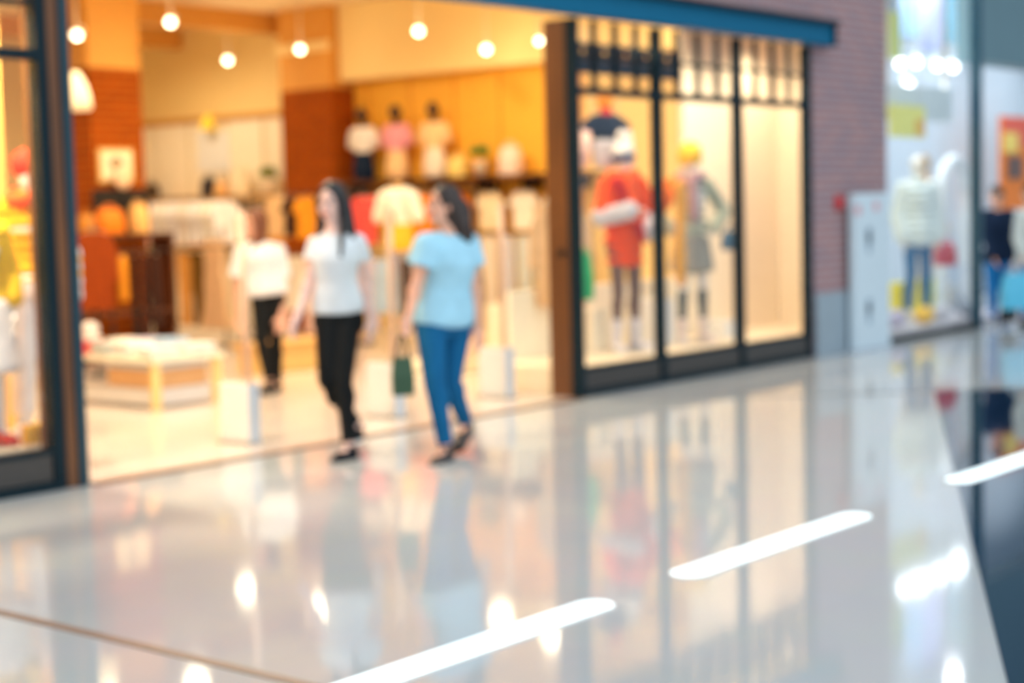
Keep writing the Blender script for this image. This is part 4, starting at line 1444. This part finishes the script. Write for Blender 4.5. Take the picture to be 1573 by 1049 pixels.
# white cube and low platform with yellow bags
cb = thing('display_cube', 'tall white display cube behind the third security gate', 'plinth', (6.1, 1.75, 0))
Mb().box((5.86, 1.34, .03), (6.50, 1.98, .62)).make('cube_body', M_CREAM2, cb, .008)
Mb().box((5.90, 1.38, .001), (6.46, 1.94, .0295)).make('plinth_base', M_LWOOD, cb)
pf = Mb().box((5.45, 2.15, .001), (6.45, 2.85, .10))
tag(pf.make('display_platform', M_CREAM2, bevel=.006), 'low cream platform with pale bags beside the white cube', 'platform')
for i, (x, y, c, lb) in enumerate(((5.62, 2.32, 'pale_yellow_leather', 'pale yellow bag on the low platform, nearest to the woman in light blue'), (5.90, 2.32, 'blush_leather', 'blush bag on the low platform, second from the woman in light blue'), (6.18, 2.34, 'peach_leather', 'peach bag on the low platform, nearest the white cube'))):
    bag('handbag', lb, (x, y, .101 + .22), (.24, .12, .22), MATS[c], math.radians(-30), None, .06)
bn = thing('display_bench', 'low golden wooden bench behind the shopper in white', 'bench', (5.3, 4.0, 0))
Mb().box((4.75, 3.75, .24), (6.0, 4.25, .28)).make('seat_board', M_LWOOD, bn, .004)
Mb().box((4.80, 3.80, .001), (5.95, 4.20, .2395)).make('base', mat('golden_board', (240, 196, 122), .5), bn, .004)

# ------------------------------------------------------------------ security gates in the entrance
for i, (x, y, lb) in enumerate(((1.60, .53, 'security gate nearest the left teal post, pale box base with slim pole'),
                                (3.06, .60, 'security gate between the two women, pale box base with slim pole'),
                                (4.40, .66, 'security gate next to the brown door jamb, pale box base with slim pole'))):
    t = thing('security_gate', lb, 'security gate', (x, y, 0), 0, 'security gates across the shop entrance')
    Mb().box((x - .045, y - .14, .012), (x + .045, y + .14, .40)).make('base_box', M_ACRYL, t, .008)
    Mb().box((x - .048, y - .158, .012), (x + .048, y - .141, .40)).make('end_cover', M_BLUEACR, t, .004)
    Mb().box((x - .07, y - .18, .001), (x + .07, y + .18, .0115)).make('floor_plate', M_STEEL, t, .003)
    Mb().cyl((x, y - .10, .401), (x, y - .10, 1.52), .022, .022, 14).ell((x, y - .10, 1.52), (.022, .022, .012)).make('pole', mat('pale_copper_pole', (230, 190, 160), .35, .1), t, shade=True)
    Mb().box((x - .006, y - .076, .401), (x + .006, y + .12, 1.45)).make('clear_panel', M_GLASS, t)

# ------------------------------------------------------------------ right window props
q = pY(930, 205, .80)
t = thing('bust_form', 'hanging bust in navy top with red collar, high in the first window bay', 'display torso', (q.x, .80, q.z - .27), math.radians(-25))
M = world(t)
P = lambda a, b, c: M @ V((a, b, c))
s_, f_ = M.to_3x3() @ V((1, 0, 0)), M.to_3x3() @ V((0, -1, 0))
AX = (s_, f_ * -1, V((0, 0, 1)))
mb = Mb()
for z, w, d in fine(((.02, .12, .09), (.10, .13, .10), (.18, .145, .105))):
    mb.ell(P(0, 0, z), (w, d, .06), AX, 18)
mb.make('grey_top', C['silver grey'], t, voxel=.012)
mb = Mb()
for z, w, d in fine(((.26, .155, .11), (.33, .15, .105), (.40, .12, .09))):
    mb.ell(P(0, 0, z), (w, d, .055), AX, 18)
for sg in (-1, 1):
    mb.cap(P(sg * .1, 0, .38), P(sg * .19, 0, .32), .06, .06)
mb.make('navy_yoke', C['navy'], t, voxel=.012)
for sg in (-1, 1):
    Mb().cap(P(sg * .20, 0, .27), P(sg * .235, -.02, .02), .055, .045).make('sleeve', C['blush'], t, shade=True)
Mb().ell(P(0, -.02, .45), (.06, .06, .05), AX, 16).make('red_collar', mat('red_collar', (220, 44, 24), .6), t, shade=True)
Mb().ell(P(0, 0, .55), (.075, .09, .07), AX, 18).make('head', C['golden'], t, shade=True)
for sg in (-1, 1):
    Mb().cyl(P(sg * .12, 0, .4), P(sg * .12, 0, 4.119 - t.location.z), .004, .004, 6).make('wire', M_STEEL, t)
q = pY(906, 300, .72)
g = garment('coat', (q.x - .27, .84, q.z), math.radians(-50), C['beige'], 'pale beige coat hanging in the first window bay beside the door jamb', None, .92)
tag(Mb().cyl((q.x - .27, .84, q.z + .0245), (q.x - .27, .84, 4.119), .004, .004, 6).make('hanging_wire', M_STEEL), 'thin wire the beige window coat hangs from', 'wire')
q = pY(897, 385, .36)
gb = bag('shopping_bag', 'bright green bag hanging low in the window beside the door jamb', (q.x, .36, q.z - .02), (.11, .12, .38), mat('bright_green', (18, 176, 92), .45), math.radians(-20), None, .06, taper=.8)
tag(Mb().cyl((q.x, .36, q.z + .045), (q.x, .36, 4.119), .003, .003, 6).make('hanging_wire', M_STEEL), 'thin wire the bright green window bag hangs from', 'wire')
for px, w, h, y, c, lb in ((1008, .24, .42, .72, M_WHITE, 'tall white display box right of the mannequin in orange'), (1108, .20, .16, .6, M_WHITE, 'small white display box by the feet of the yellow-hatted mannequin'), (905, .22, .38, .86, M_CREAM2, 'cream display box left of the mannequin in orange')):
    q = pY(px, 520, y)
    tag(Mb().box((q.x - w / 2, y - .12, ZP), (q.x + w / 2, y + .12, ZP + h)).make('display_box', c, bevel=.008), lb, 'box')
# hanging shop sign behind the upper panes
a, b = pY(900, 72, .18), pY(1045, 120, .18)
sg_ = thing('hanging_sign', 'dark shop sign hanging behind the upper panes of the first window bay', 'sign', ((a.x + b.x) / 2, .18, 2.42))
mb = Mb()
mb.box((a.x - .12, .165, 2.56), (b.x, .195, 2.665)).box((a.x - .12, .165, 2.76), (b.x - .10, .195, 2.80)).box((b.x - .16, .165, 2.60), (b.x, .195, 2.80))
mb.make('board', C['navy'], sg_, .004)
k = 0
x = a.x - .09
while x < b.x - .2:
    w = (.05, .03, .06, .045)[k % 4]
    lt = Mb()
    lt.box((x, .17, 2.6655), (x + .014, .19, 2.7595)).box((x, .17, 2.745 - .045 * (k % 2)), (x + w, .19, 2.7595 - .045 * (k % 2)))
    lt.box((x + w - .012, .17, 2.6655), (x + w, .19, 2.70 + .06 * (k % 2)))
    lt.make('letter', C['dark brown'], sg_)
    x += w + .028
    k += 1
for xx in (a.x, b.x - .05):
    Mb().cyl((xx, .18, 2.79), (xx, .18, 4.119), .004, .004, 6).make('wire', M_STEEL, sg_)

# ------------------------------------------------------------------ left window display
lq = pY(34, 480, .62)
t, J = mannequin('mannequin', 'mannequin in red cap and yellow jacket in the left window', (lq.x + .10, .64), math.radians(-30), ZP, 1.68)
legwear(t, 'trousers', cloth('window_white', (244, 236, 230)), J, 1.0, .03, .9, voxel=.012)
puffer(t, J, cloth('sunny_yellow', (252, 184, 30)), .95, .05, 'jacket', 1.7, .03)
mb = Mb()
for i in range(4):
    mb.ell(lerp(J['elL'], J['wrL'], i / 3), (.075,) * 3, seg=12)
mb.make('white_sleeve_panel', cloth('window_white', (244, 236, 230)), t, voxel=.014)
s_, f_, u_ = head_axes(J)
cp = Mb().ell(J['head'] + u_ * .05 - f_ * .005, (.098, .112, .095), (s_, f_, u_), 20).make('cap', cloth('cap_red', (226, 66, 42)), t, voxel=.011)
scarf(t, J, cloth('vivid_orange', (250, 96, 40)), 'collar', False)
shoes(t, J, cloth('pale_boot', (224, 220, 226)), M_COOLW, 'boot')
q = pY(6, 430, .45)
t2, J2 = mannequin('mannequin', 'mannequin in yellow top and white skirt, cut by the left picture edge', (q.x - .16, .48), math.radians(-20), ZP, 1.52)
puffer(t2, J2, cloth('bright_yellow', (254, 200, 36)), .95, .02, 'top', 1.6, .02)
pel = (J2['hipL'] + J2['hipR']) / 2
mb = Mb()
sd2 = (J2['hipL'] - J2['hipR']).normalized()
for i in [k / 4 for k in range(22)]:
    mb.ell(pel + V((0, 0, .02 - .07 * i)), (.18 + .012 * i, .14 + .01 * i, .05), (sd2, sd2.cross(V((0, 0, 1))), V((0, 0, 1))), 18)
mb.make('skirt', cloth('window_white', (244, 236, 230)), t2, voxel=.013)
shoes(t2, J2, mat('red_shoe', (206, 40, 24), .4), M_BLACK, 'shoe')
q = pY(28, 622, .33)
tag(Mb().box((q.x + .02, .28, ZP), (q.x + .22, .36, ZP + .12)).make('display_box', mat('yellow_box', (250, 190, 60), .5), bevel=.02), 'yellow box at the feet of the red-capped mannequin', 'box')

# ------------------------------------------------------------------ on the brick pier
sp = thing('sign_panel', 'tall white freestanding sign panel with grey marks against the brick pier', 'sign', (9.36, -.10, 0))
Mb().box((8.985, -.13, .02), (9.735, -.06, 1.56)).make('board', mat('sign_white', (214, 230, 240), .35, var=.02), sp, .008)
Mb().box((8.97, -.155, .0005), (9.75, -.04, .0195)).make('base_foot', M_BLUEACR, sp, .003)
M_GMARK = mat('grey_mark', (150, 172, 190), .5)
M_RMARK = mat('pink_mark', (226, 172, 180), .5)
for (px, py, w, h) in ((1335, 362, .11, .16), (1335, 372, .07, .22), (1335, 470, .11, .14), (1335, 482, .08, .2)):
    q = pY(px, py, -.13)
    Mb().box((q.x - w / 2, -.1325, q.z - h / 2), (q.x + w / 2, -.1302, q.z + h / 2)).make('grey_marking', M_GMARK, sp)
for px, py in ((1318, 323), (1346, 317)):
    q = pY(px, py, -.13)
    Mb().ell((q.x, -.1312, q.z), (.07, .0015, .05), seg=18).make('pink_marking', M_RMARK, sp, shade=True)
q = pY(1292, 312, -.04)
al = thing('alarm_bell', 'red alarm bell on the brick pier above the white sign panel', 'alarm', (q.x, -.03, q.z - .07))
Mb().cyl((q.x, -.025, q.z), (q.x, -.0005, q.z), .075, .075, 24).make('back_plate', mat('alarm_red', (200, 44, 54), .35), al)
Mb().ell((q.x, -.03, q.z), (.065, .045, .065), seg=20).make('bell', MATS['alarm_red'], al, shade=True)
Mb().cyl((q.x, -.085, q.z), (q.x, -.07, q.z), .012, .012, 12).make('centre_bolt', M_WHITE, al)

# ================================================================== NEIGHBOUR SHOP (bright, cool light)
box_struct('wall_neighbour_back', (9.95, 3.0, 0.002), (30, 3.08, 4.6), mat('neighbour_back', (214, 226, 238), .6, var=.03))
box_struct('ceiling_neighbour', (9.95, .31, 4.6), (30, 3.08, 4.7), M_COOLW)
box_struct('trim_neighbour_platform', (9.95, .12, .002), (13.9, 1.6, .10), mat('pale_display_floor', (210, 206, 214), .4))
nw = thing('window_3', 'tall clear window of the neighbouring shop with slim dark frame', 'window', (11.1, .03, 0))
nw['kind'] = 'structure'
Mb().box((12.205, -.02, 0), (12.285, .10, 4.6)).make('post', mat('blue_grey_metal', (26, 74, 96), .35, .2), nw, .004)
Mb().box((9.945, .0, 0), (12.204, .08, .06)).make('bottom_rail', M_BLACK, nw, .003)
Mb().box((9.945, .03, .061), (12.204, .04, 4.6)).make('glass_pane', M_GLASS, nw)
fb = thing('fascia_sign', 'pale fascia board across the neighbouring window, above the yellow poster', 'sign', (11.2, .3, 2.5))
a, b = pY(1385, 130, .3), pY(1492, 190, .3)
Mb().box((10.45, .28, b.z), (12.15, .34, a.z)).make('board', mat('pale_fascia', (222, 236, 240), .4), fb, .006)
Mb().box((10.55, .29, a.z), (10.57, .33, 4.599)).make('hanger_bar', M_STEEL, fb)
Mb().box((12.0, .29, a.z), (12.02, .33, 4.599)).make('hanger_bar', M_STEEL, fb)
M_NB = mat('lamp_cool', (250, 252, 255), .5, emit=(244, 250, 255), estr=6)
for i, (px, py, lb) in enumerate(((1383, 97, 'cool spotlight over the neighbouring shop window, leftmost of the row'), (1408, 95, 'cool spotlight second from the left in the neighbouring window'), (1440, 100, 'cool spotlight third from the left in the neighbouring window'), (1464, 102, 'cool spotlight beside the blue metal post'), (1395, 129, 'cool spotlight hanging lowest over the yellow poster'))):
    track_light(pY(px, py, .75 if i < 4 else .55), lb, .05, 7, (0, .1, -1), 4.6, M_NB, (.86, .95, 1), 'cool spotlights of the neighbouring shop', M_COOLW)
M_UP = [mat('blue_screen', (150, 186, 226), .4, var=.15, scale=4), mat('violet_screen', (176, 178, 222), .4, var=.15, scale=4), mat('aqua_screen', (128, 200, 226), .4, var=.15, scale=4)]
for i, (x0, x1, y0, y1, k, lb) in enumerate(((1382, 1412, -8, 60, 0, 'pale blue hanging banner nearest the brick pier'), (1414, 1448, -6, 78, 1, 'pale violet hanging banner in the middle of the window'), (1450, 1488, -10, 70, 2, 'aqua hanging banner beside the blue metal post'))):
    a, b = pY(x0, y0, 1.3), pY(x1, y1, 1.3)
    t = thing('hanging_banner', lb, 'banner', ((a.x + b.x) / 2, 1.3, b.z))
    Mb().box((a.x, 1.295, b.z), (b.x, 1.31, min(4.5, a.z + .8))).make('sheet', M_UP[k], t, .002)
    Mb().box((a.x - .02, 1.29, b.z - .02), (b.x + .02, 1.315, b.z - .0005)).make('bottom_bar', M_STEEL, t)
    Mb().cyl(((a.x + b.x) / 2, 1.30, min(4.5, a.z + .8)), ((a.x + b.x) / 2, 1.30, 4.599), .006, .006, 6).make('cord', M_STEEL, t)
a, b = pY(1366, 160, .2), pY(1420, 212, .2)
yp = thing('hanging_poster', 'yellow poster with orange corner hanging in the neighbouring window', 'poster', ((a.x + b.x) / 2, .2, b.z))
Mb().box((a.x, .19, b.z), (b.x, .21, a.z)).make('sheet', mat('lemon_sheet', (250, 246, 130), .5), yp, .003)
Mb().box((b.x - .24, .185, b.z + .02), (b.x - .02, .1895, b.z + .20)).make('orange_mark', mat('amber_ink', (246, 190, 60), .5), yp)
for xx in (a.x + .1, b.x - .1):
    Mb().cyl((xx, .2, a.z), (xx, .2, 4.599), .004, .004, 6).make('wire', M_STEEL, yp)
a = pY(1372, 60, .5)
yb = thing('hanging_banner', 'narrow yellow green banner along the brick pier', 'banner', (a.x, .5, a.z - .4))
Mb().box((a.x - .09, .49, pY(1372, 90, .5).z), (a.x + .16, .51, pY(1372, 18, .5).z)).make('sheet', mat('lime_sheet', (206, 218, 110), .5), yb, .002)
Mb().cyl((a.x, .5, pY(1372, 18, .5).z), (a.x, .5, 4.599), .004, .004, 6).make('wire', M_STEEL, yb)

q = pY(1410, 480, .62)
t, J = mannequin('mannequin', 'mannequin in thick white jacket and blue jeans in the neighbouring window', (q.x, .62), math.radians(-35), .102, 1.90)
legwear(t, 'jeans', cloth('denim_mid', (16, 100, 156)), J, .95, .012, .95, voxel=.012)
puffer(t, J, cloth('snow_white', (228, 240, 240)), 1.12, .14, 'jacket', 1.9, .055)
q = pY(1437, 470, 1.6)
t, J = mannequin('mannequin', 'bronze-headed mannequin in beige coat behind the one in the white jacket', (q.x, 1.75), math.radians(-35), .002, 2.1, skin=mat('bronze_skin', (164, 124, 60), .35, .3))
puffer(t, J, C['beige'], 1.0, .45, 'coat', 1.9, .03)
legwear(t, 'trousers', cloth('pale_stone', (214, 206, 190)), J, .95, .012, .95, voxel=.012)
q = pY(1472, 480, .95)
# white arch behind
mb = Mb()
xa_, xb_ = pY(1446, 300, 1.0).x, pY(1484, 300, 1.0).x
cx_, w_, z1 = (xa_ + xb_) / 2, (xb_ - xa_) / 2, pY(1470, 246, 1.0).z
pts = [V((cx_ - w_, 1.0, .102))] + [V((cx_ - w_ * math.cos(a_), 1.0, z1 - w_ + w_ * math.sin(a_))) for a_ in [math.pi * k / 14 for k in range(15)]] + [V((cx_ + w_, 1.0, .102))]
for a, b in zip(pts[:-1], pts[1:]):
    mb.cap(a, b, .075, .075, 12)
tag(mb.make('display_arch', M_COOLW, voxel=.016), 'thick white arch standing in the neighbouring window beside the blue post', 'arch')
for px, lb in ((1378, 'yellow box left of the blue-jeaned mannequin'), (1414, 'yellow box right of the blue-jeaned mannequin')):
    q = pY(px, 480, .92 if px < 1400 else .95)
    tag(Mb().box((q.x - .17, q.y - .12, .1005), (q.x + .17, q.y + .12, .52)).make('display_box', mat('vivid_yellow', (240, 224, 24), .45), bevel=.01), lb, 'box')
q = pY(1452, 384, .50)
rb = bag('handbag', 'red handbag hanging in the neighbouring window', (q.x, .50, q.z + .08), (.24, .11, .26), mat('rose_red', (222, 60, 84), .45), math.radians(-30), None, .08)
tag(Mb().cyl((q.x, .5, q.z + .16), (q.x, .5, 4.599), .003, .003, 6).make('hanging_wire', M_STEEL), 'thin wire the red handbag hangs from', 'wire')
# oversized white sneaker on its side, cushions
q = pY(1472, 475, .42)
sk = thing('giant_sneaker', 'large white sneaker display leaning at the window base by the blue post', 'display', (q.x, .42, .101))
mb = Mb()
c0 = V((q.x - .16, .42, .36))
c1 = V((q.x + .22, .42, .17))
mb.cap(c0, c1, .10, .07).cap(c0 + V((-.02, 0, .06)), c0 + V((.03, 0, -.1)), .09, .09).ell(c1, (.10, .07, .06))
mb.make('upper', M_COOLW, sk, voxel=.014)
Mb().cap(c0 + V((-.08, 0, -.11)), c1 + V((.02, 0, -.065)), .022, .022).ell(c1 + V((.02, 0, -.06)), (.05, .05, .01)).make('sole', mat('sneaker_grey', (150, 158, 160), .5), sk, shade=True)
for px, y, c, lb in ((1376, .34, 'lavender', 'lavender cushion at the neighbouring window base by the brick pier'), (1420, .27, 'yellow', 'yellow cushion at the neighbouring window base'), (1446, .32, 'silver grey', 'grey cushion beside the large white sneaker')):
    q = pY(px, 505, y)
    tag(Mb().ell((q.x, y, .101 + .10), (.17, .10, .10), seg=20).make('cushion', C[c], voxel=.016), lb, 'cushion')

# ================================================================== FAR SHOP on the right
box_struct('wall_far_fascia', (12.30, 0.0, 3.02), (24, .30, 6.2), mat('grey_teal_fascia', (104, 138, 150), .45, .1, var=.05, scale=2))
fp_a, fp_b = pY(1536, 178, 2.2), pY(1600, 300, 2.2)
pd_ = thing('poster_stand', 'freestanding orange and red poster board behind the people at the far right', 'poster', ((fp_a.x + fp_b.x) / 2, 2.2, 0))
Mb().box((fp_a.x, 2.18, fp_b.z - .2), (fp_b.x, 2.22, fp_a.z)).make('board', mat('poster_orange', (244, 128, 34), .5), pd_, .004)
Mb().box((fp_a.x + .02, 2.172, lerp(fp_b, fp_a, .62).z), (fp_b.x - .02, 2.1795, fp_a.z - .02)).make('red_band', mat('poster_red', (232, 96, 78), .5), pd_)
Mb().box((fp_a.x + .04, 2.165, lerp(fp_b, fp_a, .55).z), (fp_a.x + .62, 2.1715, lerp(fp_b, fp_a, .80).z)).make('yellow_band', mat('poster_yellow', (250, 214, 110), .5), pd_)
Mb().box((fp_a.x + .2, 2.165, lerp(fp_b, fp_a, .22).z), (fp_a.x + .8, 2.1715, lerp(fp_b, fp_a, .5).z)).make('dark_figure', mat('poster_dark', (110, 84, 78), .5), pd_)
for xx in (fp_a.x + .1, fp_b.x - .1):
    Mb().box((xx - .03, 2.19, .001), (xx + .03, 2.21, fp_b.z - .2)).make('leg', M_STEEL, pd_)
    Mb().box((xx - .06, 2.0, .001), (xx + .06, 2.4, .02)).make('foot', M_STEEL, pd_)
for k, (x, y) in enumerate(((11.2, .9), (12.6, 1.6), (13.5, .9), (15.5, 1.2), (17.5, 1.6), (20, 1.4))):  # downlights above the view, added to brighten the neighbouring and far shops
    lp = bpy.data.objects.new('unseen_downlight', None)
    lp.location = (x, y, 4.6)
    COL.objects.link(lp)
    tag(lp, 'cool unseen downlight added in the far shop ceiling', 'lamp', 'added downlights of the far shop')
    Mb().cyl((x, y, 4.575), (x, y, 4.599), .07, .085, 20).make('bezel', M_COOLW, lp)
    Mb().cyl((x, y, 4.568), (x, y, 4.5745), .05, .05, 20).make('lens', M_NB, lp)
    lamp_light('unseen_downlight_beam', 'SPOT', (x, y, 4.55), 210, (.9, .96, 1), .08, lp, (0, 0, -1), 165)
